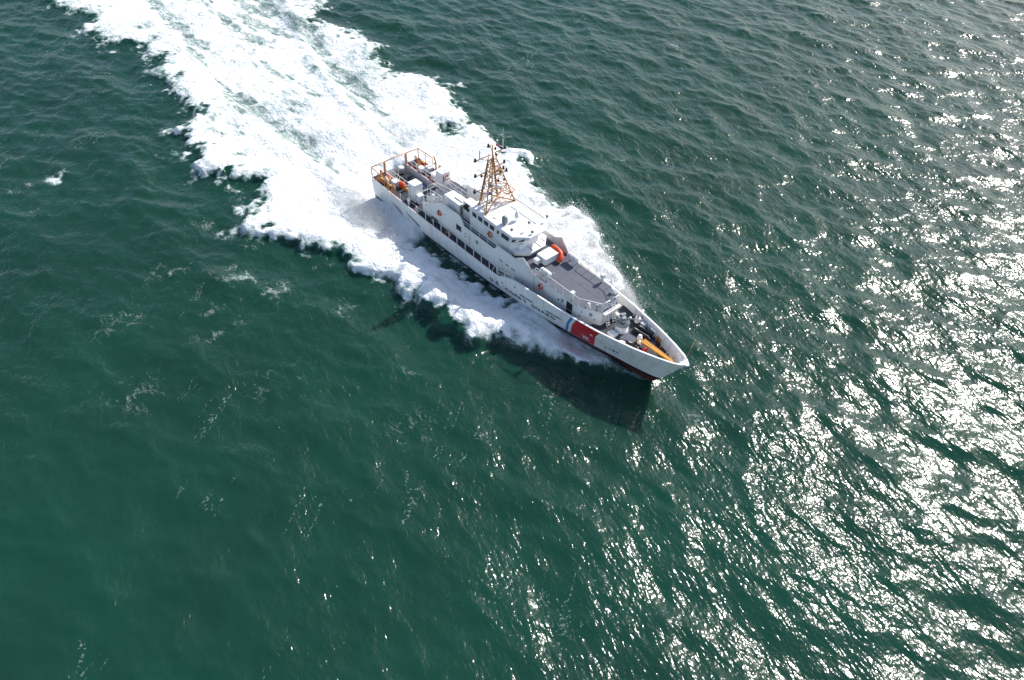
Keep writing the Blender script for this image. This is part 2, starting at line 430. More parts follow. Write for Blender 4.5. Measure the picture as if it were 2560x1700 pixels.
    rw = np.interp(X, [-60, 0, 20, 30, 36, 42], [2.4, 2.3, 2.2, 1.7, 0.9, 0.5])
    dh = din + 0.30*na + 0.25*nc
    prof = np.where(dh > 0, np.exp(-((dh - 0.8*rw)/(1.35*rw))**2), np.exp(-((dh - 0.8*rw)/(0.80*rw))**2))
    z = ridge * prof
    inner = smooth(0, 3, d)
    z = z + inner*0.12*smooth(40, 20, X)
    # outer trough and secondary swell
    z = z - 0.28*np.exp(-((dh + 4.2)/2.4)**2)*smooth(-120, -20, X)*smooth(44, 34, X) + 0.22*np.exp(-((dh + 8.5)/3.0)**2)*smooth(-120, -20, X)*smooth(40, 20, X)
    z = z + 0.45*np.exp(-((dh-3.2)/2.2)**2)*smooth(12, 20, X)*(1-smooth(31, 35, X))*(1-gap)
    z = z - 0.42*gap
    # bow wave climbing the stem
    nb_ = np.exp(-((X-39.0)/4.2)**2)*np.exp(-(np.clip(ay_-hully, 0, 9)/0.9)**2); z = z + 0.22*nb_*(ay_ > 0)
    z = z + 0.80*np.exp(-(np.clip(ay_-hully, 0, 9)/1.1)**2)*smooth(-1, 6, X)*(1-smooth(27, 34, X))
    # transom hollow, rooster tail, side ridges
    cl = np.interp(X, [-110, -60, -25, 0], [14, 7.5, 2.0, 0.0])
    yy = Y - cl
    z = z + smooth(0.6, -1.0, X)*(-0.75*np.exp(-((X+2.5)/4.0)**2) + 0.85*np.exp(-((X+16)/8.0)**2)*1.0 + 0.25*np.exp(-((X+40)/16)**2))*np.exp(-(yy/3.4)**2)
    rs = np.exp(-(polyline_dist(X, Y, [(0,-4.4),(-11,-6.2),(-24,-7.4),(-60,-4),(-110,1)])/1.3)**2); rp = np.exp(-(polyline_dist(X, Y, [(0,4.2),(-10.7,5.0),(-19,5.9),(-34,9.0),(-60.5,18.5),(-110,33)])/1.2)**2)
    z = z + smooth(1.5, -3, X)*smooth(-120, -10, X)*(0.5*rs + 0.75*rp)
    z = z - smooth(1.5, -3, X)*(0.30*b1 + 0.35*b2)
    # foam turbulence: heaped and lumpy
    fo = smooth(0.25, 0.9, foam)
    lump = 0.55*na + 0.16*nb
    near = np.interp(X, [-120, -40, 0, 15, 34, 43], [.10, .14, .18, .26, .30, .08])
    z = z + fo*near*lump*smooth(-0.5, 2.0, dh)
    # the hull keeps the sheet out of itself
    inh = (X > -0.1) & (X < 43.0) & (ay_ < hully - 0.35)
    z = np.where(inh, np.minimum(z, 0.3), z)
    return hz*hamp + z, hx*hamp, hy*hamp, foam, d, fo

def make_sea():
    def axis(a, b):
        c = np.arange(a, b, FINE); out = []; s = FINE; p = c[-1]
        while p < 6000: s *= 1.28; p += s; out.append(p)
        lo = []; s = FINE; p = c[0]
        while p > -6000: s *= 1.28; p -= s; lo.append(p)
        return np.concatenate([np.array(lo[::-1]), c, np.array(out)])
    ax = axis(-112, 104); ay = axis(-78, 150)
    X, Y = np.meshgrid(ax, ay, indexing='ij')
    Z, DX, DY, F, D, FO = sea_surface(X, Y)
    edge = smooth(-125, -112, X)*(1-smooth(104, 118, X))*smooth(-92, -78, Y)*(1-smooth(150, 165, Y))
    chop = 0.85*edge
    P = np.stack([X + DX*chop, Y + DY*chop, Z*edge], -1).reshape(-1, 3).astype(np.float32)
    nx, ny = X.shape
    idx = np.arange(nx*ny).reshape(nx, ny)
    q = np.stack([idx[:-1, :-1], idx[1:, :-1], idx[1:, 1:], idx[:-1, 1:]], -1).reshape(-1, 4).astype(np.int32)
    me = bpy.data.meshes.new('sea')
    me.vertices.add(len(P)); me.vertices.foreach_set('co', P.ravel())
    me.loops.add(q.size); me.loops.foreach_set('vertex_index', q.ravel())
    me.polygons.add(len(q)); me.polygons.foreach_set('loop_start', np.arange(0, q.size, 4, dtype=np.int32))
    me.polygons.foreach_set('use_smooth', np.ones(len(q), dtype=bool))
    me.update(calc_edges=True)
    at = me.attributes.new('foam', 'FLOAT', 'POINT'); at.data.foreach_set('value', F.ravel().astype(np.float32))
    o = bpy.data.objects.new('sea', me); COL.objects.link(o)
    return o

def sea_material():
    mt, nt, out = nodes_of('sea_water')
    L = nt.links
    geo = nt.nodes.new('ShaderNodeNewGeometry'); pos = geo.outputs['Position']
    at = nt.nodes.new('ShaderNodeAttribute'); at.attribute_name = 'foam'; foam = at.outputs['Fac']
    # ---- foam pattern
    def noise(scale, detail, rough=0.6, vec=pos, dist=0.0):
        n = N(nt, 'ShaderNodeTexNoise', Scale=scale, Detail=detail, Roughness=rough, Distortion=dist); L.new(vec, n.inputs['Vector']); return n.outputs[0]
    def ridged(v):
        return math_node(nt, 'SUBTRACT', 1.0, math_node(nt, 'ABSOLUTE', math_node(nt, 'MULTIPLY_ADD', v, 4.0, -2.0)))
    mpt = nt.nodes.new('ShaderNodeMapping'); mpt.inputs['Scale'].default_value = (0.55, 1.0, 1.0); L.new(pos, mpt.inputs['Vector'])
    r1 = ridged(noise(0.55, 4.0, 0.55, mpt.outputs[0], 0.6)); r2 = ridged(noise(1.9, 4.0, 0.62, mpt.outputs[0], 0.5))
    lace = math_node(nt, 'ADD', math_node(nt, 'MULTIPLY', r1, 0.55), math_node(nt, 'MULTIPLY', r2, 0.45))
    val = math_node(nt, 'ADD', math_node(nt, 'MULTIPLY', foam, 1.38), math_node(nt, 'SUBTRACT', lace, 1.0))
    fine = noise(5.0, 3.0, 0.7)
    val = math_node(nt, 'ADD', val, math_node(nt, 'MULTIPLY_ADD', fine, 0.5, -0.25))
    mr = nt.nodes.new('ShaderNodeMapRange'); mr.interpolation_type = 'SMOOTHSTEP'
    mr.inputs['From Min'].default_value = 0.0; mr.inputs['From Max'].default_value = 0.62
    L.new(val, mr.inputs['Value'])
    fm = math_node(nt, 'MULTIPLY', mr.outputs[0], math_node(nt, 'GREATER_THAN', foam, 0.03))
    # wind rows: thin broken lines of bubbles
    mw0 = nt.nodes.new('ShaderNodeMapping'); mw0.inputs['Rotation'].default_value = (0, 0, math.radians(58)); L.new(pos, mw0.inputs['Vector'])
    mw = nt.nodes.new('ShaderNodeMapping'); mw.inputs['Scale'].default_value = (0.10, 0.85, 1.0); L.new(mw0.outputs[0], mw.inputs['Vector'])
    wr = ridged(noise(0.22, 3.0, 0.55, mw.outputs[0], 1.0))
    ws_ = math_node(nt, 'MULTIPLY', math_node(nt, 'GREATER_THAN', wr, 0.965), math_node(nt, 'GREATER_THAN', noise(4.0, 2.0, 0.6), 0.57))
    ws_ = math_node(nt, 'MULTIPLY', ws_, math_node(nt, 'GREATER_THAN', noise(0.07, 2.0, 0.5), 0.585))
    fm = math_node(nt, 'MAXIMUM', fm, math_node(nt, 'MULTIPLY', ws_, 0.26))
    # ---- water
    mp0 = nt.nodes.new('ShaderNodeMapping'); mp0.inputs['Rotation'].default_value = (0, 0, math.radians(16))
    L.new(pos, mp0.inputs['Vector'])
    mp = nt.nodes.new('ShaderNodeMapping'); mp.inputs['Scale'].default_value = (0.42, 1.0, 1.0); L.new(mp0.outputs[0], mp.inputs['Vector'])
    b1 = noise(1.15, 1.0, 0.45, mp.outputs[0], 0.5); b2 = noise(3.3, 1.5, 0.45, mp.outputs[0], 0.6); b3 = noise(2.2, 1.0, 0.4, mp0.outputs[0], 0.3)
    hgt = math_node(nt, 'ADD', math_node(nt, 'MULTIPLY', b1, 0.122), math_node(nt, 'MULTIPLY', b2, 0.070))
    hgt = math_node(nt, 'ADD', hgt, math_node(nt, 'MULTIPLY', b3, 0.058))
    gust = math_node(nt, 'MULTIPLY_ADD', noise(0.045, 3.0, 0.6, mp.outputs[0], 0.5), 2.0, 0.05)
    hgt = math_node(nt, 'MULTIPLY', hgt, gust)
    bw = N(nt, 'ShaderNodeBump', Strength=1.0, Distance=1.0); L.new(hgt, bw.inputs['Height'])
    # light scattered back from below the surface hardly depends on the facet, the mirror does
    up = nt.nodes.new('ShaderNodeVectorMath'); up.operation = 'MULTIPLY_ADD'
    L.new(geo.outputs['Normal'], up.inputs[0]); up.inputs[1].default_value = (0.45, 0.45, 0.45); up.inputs[2].default_value = (0, 0, 0.55)
    nrm = nt.nodes.new('ShaderNodeVectorMath'); nrm.operation = 'NORMALIZE'; L.new(up.outputs[0], nrm.inputs[0])
    body = nt.nodes.new('ShaderNodeSubsurfaceScattering'); body.falloff = 'BURLEY'; body.inputs['Radius'].default_value = (0.25, 1.0, 0.8); body.inputs['Scale'].default_value = 0.9; L.new(nrm.outputs[0], body.inputs['Normal'])
    glos = N(nt, 'ShaderNodeBsdfGlossy', Roughness=0.18); L.new(bw.outputs[0], glos.inputs['Normal'])
    fres = N(nt, 'ShaderNodeFresnel', IOR=1.333); L.new(bw.outputs[0], fres.inputs['Normal'])
    wat = nt.nodes.new('ShaderNodeMixShader'); L.new(fres.outputs[0], wat.inputs[0]); L.new(body.outputs[0], wat.inputs[1]); L.new(glos.outputs[0], wat.inputs[2])
    # body colour: patches of more and less turbid green
    nb = noise(0.05, 3.0, 0.5)
    cr = nt.nodes.new('ShaderNodeValToRGB')
    cr.color_ramp.elements[0].position = 0.35; cr.color_ramp.elements[0].color = (0.0062, 0.033, 0.0215, 1)
    cr.color_ramp.elements[1].position = 0.65; cr.color_ramp.elements[1].color = (0.0062, 0.0405, 0.0260, 1)
    L.new(nb, cr.inputs[0])
    # aerated water is paler and greener
    mxa = nt.nodes.new('ShaderNodeMix'); mxa.data_type = 'RGBA'
    L.new(math_node(nt, 'MULTIPLY_ADD', foam, 1.25, -0.25, clamp=True), mxa.inputs[0]); L.new(cr.outputs[0], mxa.inputs[6]); mxa.inputs[7].default_value = (0.30, 0.43, 0.385, 1)
    L.new(mxa.outputs[2], body.inputs['Color'])
    fo = N(nt, 'ShaderNodeBsdfPrincipled', Roughness=0.9)
    fo.inputs['Specular IOR Level'].default_value = 0.1
    fc = noise(0.8, 6.0, 0.68, mpt.outputs[0], 0.4); fr = nt.nodes.new('ShaderNodeValToRGB')
    fr.color_ramp.elements[0].position = 0.30; fr.color_ramp.elements[0].color = (0.42, 0.50, 0.48, 1)
    fr.color_ramp.elements[1].position = 0.58; fr.color_ramp.elements[1].color = (0.93, 0.935, 0.94, 1)
    L.new(math_node(nt, 'ADD', fc, math_node(nt, 'MULTIPLY_ADD', foam, 0.32, -0.24)), fr.inputs[0]); L.new(fr.outputs[0], fo.inputs['Base Color'])
    f1 = noise(2.2, 5.0, 0.65); f2 = noise(8.0, 3.0, 0.6)
    fh = math_node(nt, 'ADD', math_node(nt, 'MULTIPLY', f1, 0.55), math_node(nt, 'MULTIPLY', f2, 0.06))
    bf = N(nt, 'ShaderNodeBump', Strength=0.8, Distance=1.0); L.new(fh, bf.inputs['Height']); L.new(bf.outputs[0], fo.inputs['Normal'])
    ms = nt.nodes.new('ShaderNodeMixShader')
    L.new(fm, ms.inputs[0]); L.new(wat.outputs[0], ms.inputs[1]); L.new(fo.outputs[0], ms.inputs[2])
    L.new(ms.outputs[0], out.inputs['Surface'])
    MATS['sea_water'] = mt
    return mt
sea = make_sea()
sea.data.materials.append(sea_material())
tag(sea, kind='structure')

# ------------------------------------------------------------------ the ship
ship = thing('patrol_ship', 'white coast guard patrol ship with buff lattice mast steaming through its own foaming wake', 'ship')

def build_hull():
    ts = np.concatenate([np.linspace(0, 0.5, 15), np.linspace(0.5, 0.9, 22)[1:], np.linspace(0.9, 1.0, 14)[1:]])
    rows = [('z', -1.5), ('z', -0.9)] + [('v', v) for v in np.linspace(0, 1, 15)] + [('t', 1.0)]
    def pt(t, r, sgn):
        x0 = 46.8 * t
        if r[0] == 'z': z = r[1]
        elif r[0] == 'v': z = r[1] * zk(x0)
        else: z = zt(x0)
        x = stem(z) * t
        for _ in range(12):
            z = z if r[0] == 'z' else (r[1]*zk(x) if r[0] == 'v' else zt(x))
            x = stem(z) * t
        y = hull_y(x, z) if t < 1 else 0.0
        return (x, sgn*y, z)
    g = G(); nr = len(rows)
    for sgn in (-1, 1):
        vs = [pt(t, r, sgn) for t in ts for r in rows]
        fs = [(i*nr+j, (i+1)*nr+j, (i+1)*nr+j+1, i*nr+j+1) for i in range(len(ts)-1) for j in range(nr-1)]
        g.add(vs, fs, True)
    # transom, split round the boat bay gate
    prof = [hull_y(0, z) for z in (-0.9, 0.0, 1.4, 2.75, 3.15)]
    tr = [(0, -y, z) for y, z in zip(prof, (-0.9, 0.0, 1.4, 2.75, 3.15))]
    g.add(tr + [(p[0], -p[1], p[2]) for p in tr[::-1]], [tuple(range(10))])
    return g.build('hull', 'hull_paint', ship)
hull = build_hull()

def hull_sheet(name, mat, polys, off, parent, label=None, nz=10):
    """a painted patch that follows the hull: quads given by (x_bottom0, x_bottom1, x_top0, x_top1, z0, z1)"""
    for sgn in (-1, 1):
        g = G()
        for (xa, xb, xc, xd, z0, z1) in polys:
            nx = 8; vs = []
            for j in range(nz+1):
                fz = j/nz
                for i in range(nx+1):
                    x = (xa+(xb-xa)*i/nx)*(1-fz) + (xc+(xd-xc)*i/nx)*fz
                    zz0 = z0(x) if callable(z0) else z0; zz1 = z1(x) if callable(z1) else z1
                    z = zz0 + (zz1-zz0)*fz
                    vs.append((x, sgn*(hull_y(x, z)+off), z))
            fs = [(j*(nx+1)+i, j*(nx+1)+i+1, (j+1)*(nx+1)+i+1, (j+1)*(nx+1)+i) for j in range(nz) for i in range(nx)]
            g.add(vs, fs, True)
        g.build(name, mat, parent, label=label)
def split_zk(xa, xb, xc, xd, z0, fk):
    """stripe quad split at the knuckle so the sheet keeps the crease"""
    xm0, xm1 = xa+(xc-xa)*fk, xb+(xd-xb)*fk
    return [(xa, xb, xm0, xm1, z0, zk), (xm0, xm1, xc, xd, zk, lambda x: zt(x)-0.05)]
hull_sheet('red_stripe', 'stripe_red', split_zk(33.92, 36.80, 35.28, 38.15, 1.16, 0.62), 0.012, hull, 'wide slanted red stripe')
hull_sheet('blue_stripe', 'stripe_blue', split_zk(33.30, 33.58, 34.62, 34.92, 1.16, 0.62), 0.012, hull, 'narrow slanted blue stripe')

def hull_text(txt, name, x0, z0, size, length, zslope=0.0, mat='letter_black', bold=0.050):
    """each letter a mesh of its own, wrapped on the plating on both sides"""
    dg = bpy.context.evaluated_depsgraph_get
    adv = {'.': 0.42, ' ': 0.62, '1': 0.66, '0': 0.70}
    pos = []; u = 0.0
    for ch in txt:
        pos.append(u); u += adv.get(ch, 0.86)
    k = length/u
    for ch, u0 in zip(txt, pos):
        if ch == ' ': continue
        cu = bpy.data.curves.new('txt', 'FONT'); cu.body = ch; cu.size = 1.0; cu.offset = bold; cu.resolution_u = 3
        ob = bpy.data.objects.new('txt', cu); COL.objects.link(ob)
        bpy.context.view_layer.update()
        me = bpy.data.meshes.new_from_object(ob.evaluated_get(dg()))
        V = [v.co.copy() for v in me.vertices]; F = [tuple(q.vertices) for q in me.polygons]
        bpy.data.objects.remove(ob); bpy.data.curves.remove(cu); bpy.data.meshes.remove(me)
        for sgn in (-1, 1):
            g = G(); vs = []
            for v in V:
                d_ = (u0 + v.x)*k; x = x0+d_ if sgn < 0 else x0+length-d_
                z = z0 + v.y*size + (x-x0)*zslope
                vs.append((x, sgn*(hull_y(x, z)+0.016), z))
            g.add(vs, F); g.build(name, mat, hull)
hull_text('U.S. COAST GUARD', 'lettering', 22.6, 1.52, 0.72, 9.9, 0.06)
hull_text('1101', 'hull_number', 38.35, 2.02, 0.58, 1.75, 0.13)
# service emblem on the red stripe: white round shield on crossed anchors
for sgn in (-1, 1):
    g = G()
    def onhull(u, w, off=0.02, cx=36.05, cz=2.05):
        x, z = cx+u, cz+w
        return (x, sgn*(hull_y(x, z)+off), z)
    ring = [onhull(0.30*math.cos(a), 0.33*math.sin(a)) for a in [2*math.pi*k/18 for k in range(18)]]
    g.add(ring, [tuple(range(18))])
    em = g.build('emblem', 'white_paint', hull)
    g2 = G()
    for sl in (-1, 1):
        a, b = (-0.42, -0.36*sl), (0.42, 0.36*sl); dx, dz = b[0]-a[0], b[1]-a[1]; l = math.hypot(dx, dz); nx_, nz_ = -dz/l*0.06, dx/l*0.06
        g2.add([onhull(a[0]+nx_, a[1]+nz_, .016), onhull(b[0]+nx_, b[1]+nz_, .016), onhull(b[0]-nx_, b[1]-nz_, .016), onhull(a[0]-nx_, a[1]-nz_, .016)], [(0, 1, 2, 3)])
    g2.build('crossed_anchors', 'white_paint', em)
    g3 = G(); g3.add([onhull(0.13*math.cos(a), 0.15*math.sin(a), .025) for a in [2*math.pi*k/12 for k in range(12)]], [tuple(range(12))])
    g3.build('shield', 'stripe_blue', em)

for sgn in (-1, 1):
    for (xa, xb, z) in [(27.6, 28.5, 2.72), (28.6, 29.5, 2.76), (31.4, 32.3, 2.92), (32.4, 33.3, 2.96)]:
        for dz in (0.0, 0.17):
            g = G(); g.add([(x, sgn*(hull_y(x, zz)+0.02), zz) for x, zz in ((xa, z+dz), (xb, z+dz+0.03), (xb, z+dz+0.12), (xa, z+dz+0.09))], [(0, 1, 2, 3)])
            g.build('vent_slot', 'recess_black', hull)
    for (xa, xb, z) in [(3.9, 6.3, 1.35), (7.0, 9.9, 1.5)]:                    # wedge shaped exhaust recesses
        g = G(); pts = [(xa, z+0.60), (xb-0.45, z+0.16), (xb, z-0.14), (xb-0.05, z-0.38), (xb-0.6, z-0.36), (xa+0.9, z+0.10)]
        g.add([(x, sgn*(hull_y(x, zz)+0.02), zz) for x, zz in pts], [tuple(range(len(pts)))])
        g.build('exhaust_recess', 'grey_steel', hull)
    for x, z in [(24.9, 2.75), (26.8, 3.35), (36.0, 3.5)]:
        g = G(); y = sgn*hull_y(x, z); g.lathe([(0.09, -0.03), (0.09, 0.02), (0.05, 0.03)], (x, y, z), 'Y', 10); g.build('fairlead', 'dark_steel', hull)
    for x, z in [(37.2, 3.55), (41.3, 3.35), (42.4, 3.5), (39.6, 3.75)]:
        g = G(); y = hull_y(x, z); g.box(x-0.17, x+0.17, sgn*(y+0.03)-0.04, sgn*(y+0.03)+0.04, z-0.05, z+0.05); g.build('freeing_port', 'cream_paint', hull)

# ---- decks
def deck_outline(x0, x1, inset, n=20):
    xs = np.linspace(x0, x1, n)
    e = [(float(x), (float(np.interp(46.8-x, TOP_D, TOP_B)) if x < 25 else hull_y(float(x), 2.95)-0.09)-inset) for x in xs]
    return e
e = deck_outline(6.3, 37.2, 0.03)
G().prism([(x, -max(.05, y)) for x, y in e] + [(x, max(.05, y)) for x, y in e[::-1]], 2.95, 3.09).build('main_deck', 'deck_dark', ship)
for sgn in (-1, 1):
    w = deck_outline(0.05, 6.3, 0.03, 6)
    poly = [(x, sgn*y) for x, y in w] + [(6.3, sgn*1.55), (0.05, sgn*1.55)]
    G().prism(poly if sgn < 0 else poly[::-1], 2.95, 3.09).build('stern_deck', 'deck_dark', ship)
    # rust red waterway along the deck edge and a low white toe rail
    w = deck_outline(0.05, 24.6, 0.0, 12)
    g = G(); g.prism([(x, sgn*(y-0.02)) for x, y in w] + [(x, sgn*(y-0.17)) for x, y in w[::-1]], 3.05, 3.10); g.build('waterway', 'rust_red', ship)
    g = G(); g.prism([(x, sgn*(y+0.03)) for x, y in w] + [(x, sgn*(y-0.05)) for x, y in w[::-1]], 3.04, 3.165); g.build('toe_rail', 'white_paint', ship)
def foredeck():
    xs = np.linspace(36.2, 45.35, 18)
    hb = [max(0.04, hull_y(float(x), 3.6)-0.10) for x in xs]
    g = G(); g.prism([(x, -y) for x, y in zip(xs, hb)] + [(x, y) for x, y in list(zip(xs, hb))[::-1]], 3.40, 3.60)
    fd = g.build('foredeck', 'deck_dark', ship)
    for (xa, xb, ya, yb) in [(39.1, 40.7, -0.95, 0.35), (41.6, 42.2, 0.7, 1.3), (42.3, 43.2, -0.8, -0.35)]:
        g = G(); g.box(xa, xb, ya, yb, 3.599, 3.612); g.build('deck_panel', 'deck_grey', fd)
    for (x0, y0) in [(42.4, 0.55), (43.5, 0.5)]:
        g = G(); g.box(x0-0.28, x0+0.28, y0-0.28, y0+0.28, 3.60, 3.70); g.build('hatch', 'deck_grey', fd, bevel=0.03)
foredeck()
def bulwark():
    for sgn in (-1, 1):
        xs = np.concatenate([np.linspace(24.6, 44, 26), np.linspace(44.2, 46.55, 12)])
        vo = []; vi = []; cap = []
        for x in xs:
            x = float(x); top = zt(x); low = max(3.05, min(top-0.12, float(np.interp(x, [24, 36, 37, 47], [3.05, 3.05, 3.55, 3.55]))))
            low = min(top-0.06, max(low, float(np.interp(x+0.12, STEM_X, STEM_Z))))
            yo = hull_y(x, top-0.01); yi = max(0.0, yo-0.10)
            yl = max(0.0, min(yi, hull_y(x, low)-0.06))
            vo.append((x, sgn*(yo+0.02), top)); vi.append(((x, sgn*yi, top), (x, sgn*yl, low)))
        g = G(); n = len(xs)
        vs = [p for a in vi for p in a]
        g.add(vs, [(2*i, 2*i+2, 2*i+3, 2*i+1) for i in range(n-1)], True)
        bw = g.build('bulwark', 'white_paint', ship)
        g = G(); vs = []
        for i, x in enumerate(xs):
            yo, yi, top = vo[i][1]+sgn*0.03, vi[i][0][1]-sgn*0.03, vo[i][2]
            vs += [(x, yo, top-0.04), (x, yo, top+0.05), (x, yi, top+0.05), (x, yi, top-0.04)]
        g.add(vs, [(4*i+k, 4*i+4+k, 4*i+4+(k+1) % 4, 4*i+(k+1) % 4) for i in range(n-1) for k in range(4)])
        g.build('cap_rail', 'white_paint', bw)
        for x in np.arange(38.0, 46.0, 0.95):
            x = float(x); top = zt(x)-0.08; yi = hull_y(x, top)-0.11; yl = hull_y(x, 3.62)-0.08
            if yi < 0.3: continue
            g = G(); g.plate([(x, sgn*yi, top), (x, sgn*yl, 3.61), (x, sgn*max(0.05, yl-0.28), 3.61), (x, sgn*(yi-0.05), top)], 0.03)
            g.build('bulwark_bracket', 'white_paint', bw)
    # small breast plate in the eyes of the ship
    g = G(); g.prism([(46.05, -0.55), (46.82, -0.0), (46.05, 0.55)], 5.0, 5.09); g.build('stem_head', 'white_paint', ship, bevel=0.04)
    g = G()
    for sgn in (-1, 1):
        w = [(46.45, sgn*0.30), (46.7, sgn*0.17), (46.86, 0)]
        g.tube([(x, y, 5.07) for x, y in w], 0.07, 8)
    g.build('stem_rail', 'white_paint', ship)
bulwark()

# ---- railings
def railing(pts, h=1.0, spacing=1.2, rails=(1.0, 0.5), mat='white_paint', r=0.026, name='railing', parent=ship, post_r=0.03, top_r=None, foot=True):
    P = [Vector(p) for p in pts]
    top = G(); top.tube([p+Vector((0, 0, h*rails[0])) for p in P], top_r or r*1.25, 6)
    o = top.build(name, mat, parent)
    for f in rails[1:]:
        g = G(); g.tube([p+Vector((0, 0, h*f)) for p in P], r*0.8, 5); g.build('mid_rail', mat, o)
    for i in range(len(P)-1):
        L = (P[i+1]-P[i]).length; n = max(1, int(round(L/spacing)))
        for k in range(n + (1 if i == len(P)-2 else 0)):
            q = P[i].lerp(P[i+1], k/n); g = G()
            g.tube([q, q+Vector((0, 0, h))], post_r, 6)
            if foot: g.lathe([(0.07, 0.0), (0.06, 0.05), (0.03, 0.07)], tuple(q), 'Z', 8)
            g.build('stanchion', mat, o)
    return o

# ---- deckhouse
HY = 2.85
def quad_on(p00, p10, p11, p01, u0, u1, v0, v1):
    """sub-rectangle of a bilinear face"""
    P = [Vector(p) for p in (p00, p10, p11, p01)]
    def at(u, v): return (P[0]*(1-u)+P[1]*u)*(1-v) + (P[3]*(1-u)+P[2]*u)*v
    return [at(u0, v0), at(u1, v0), at(u1, v1), at(u0, v1)]
def window(parent, quad, out=0.02, frame=0.045, name='window', glass='window_glass'):
    Q = [Vector(p) for p in quad]
    n = (Q[1]-Q[0]).cross(Q[3]-Q[0]).normalized()
    c = (Q[0]+Q[1]+Q[2]+Q[3])/4
    g = G(); g.plate([q + n*0.002 for q in Q], out)
    w = g.build(name, glass, parent)
    g = G()
    O = [q + (q-c).normalized()*frame*1.2 for q in Q]
    for i in range(4):
        j = (i+1) % 4
        g.plate([O[i]+n*0.003, O[j]+n*0.003, Q[j]+n*0.003, Q[i]+n*0.003], out+0.02)
    g.build('frame', 'white_paint', w)
    return w
foot = [(11.6, -HY), (25.7, -HY), (28.3, -2.47), (34.6, -2.42), (36.85, -1.18)]
foot = foot + [(x, -y) for x, y in foot[::-1]]
g = G(); g.prism(foot, 3.09, 5.28); g.box(9.3, 11.595, -2.1, 2.1, 3.09, 5.0)
house = g.build('deckhouse', 'white_paint', ship, bevel=0.03)
# upper deck plating: panels with open seams over a lighter strip
g = G(); g.prism([(x+0.0, y*0.985) for x, y in foot], 5.28, 5.30); ud = g.build('upper_deck', 'seam_grey', house)
def deck_panels(xs, ys_fn):
    for i in range(len(xs)-1):
        for (a, b) in ((-1, -0.5), (-0.5, 0.02), (0.02, 0.52), (0.52, 1)):
            xa, xb = xs[i]+0.012, xs[i+1]-0.012
            ya0, ya1 = ys_fn(xa), ys_fn(xb)
            g = G(); g.prism([(xa, a*ya0+0.012), (xb, a*ya1+0.012), (xb, b*ya1-0.012), (xa, b*ya0-0.012)], 5.30, 5.312); g.build('deck_panel', 'deck_grey', ud)
deck_panels([25.9, 28.4, 30.66, 32.78, 34.52, 36.80], lambda x: float(np.interp(x, [25.7, 28.3, 34.6, 36.85], [2.76, 2.40, 2.36, 1.14])))
deck_panels([11.7, 13.4, 15.2, 17.2, 19.5, 22.0, 25.9], lambda x: 2.76)
g = G(); g.box(9.32, 11.6, -2.08, 2.08, 5.0, 5.03); g.build('aft_upper_deck', 'deck_grey', house)
# side screens: plates standing up at the deck edge
def screen(sgn):
    prof = [(9.6, 3.09), (9.6, 4.45), (11.6, 5.2), (13.4, 6.26), (16.7, 6.26), (17.35, 5.36), (22.45, 5.36), (22.95, 6.05), (25.72, 6.05), (25.72, 3.09)]
    g = G(); pts = [(x, sgn*(HY+0.02), z) for x, z in prof]
    g.plate(pts, 0.05*(1 if sgn > 0 else -1))
    s_ = g.build('side_screen', 'white_paint', ship)
    # wing: folds in from the side to the narrower fore house, with a peak at its middle
    g = G()
    yb = sgn*(HY+0.03); 
    g.plate([(25.74, yb, 3.09), (28.32, sgn*2.50, 3.09), (28.32, sgn*2.50, 5.4), (26.85, sgn*2.74, 6.72), (25.74, yb, 6.06)], 0.05)
    g.build('wing_screen', 'white_paint', ship)
    g = G(); g.tube([(11.6, sgn*(HY+.03), 5.22), (13.4, sgn*(HY+.03), 6.28), (16.7, sgn*(HY+.03), 6.28)], 0.035, 6)
    g.tube([(22.97, sgn*(HY+.03), 6.07), (25.74, sgn*(HY+.03), 6.08), (26.85, sgn*2.76, 6.74), (28.32, sgn*2.53, 5.42)], 0.04, 6)
    g.build('screen_capping', 'white_paint', s_)
    railing([(17.0, sgn*(HY+.0), 5.36), (22.75, sgn*(HY+.0), 5.36)], 0.66, 1.44, (1.0, 0.5), foot=False, r=0.03)
    return s_
scr = {s: screen(s) for s in (-1, 1)}
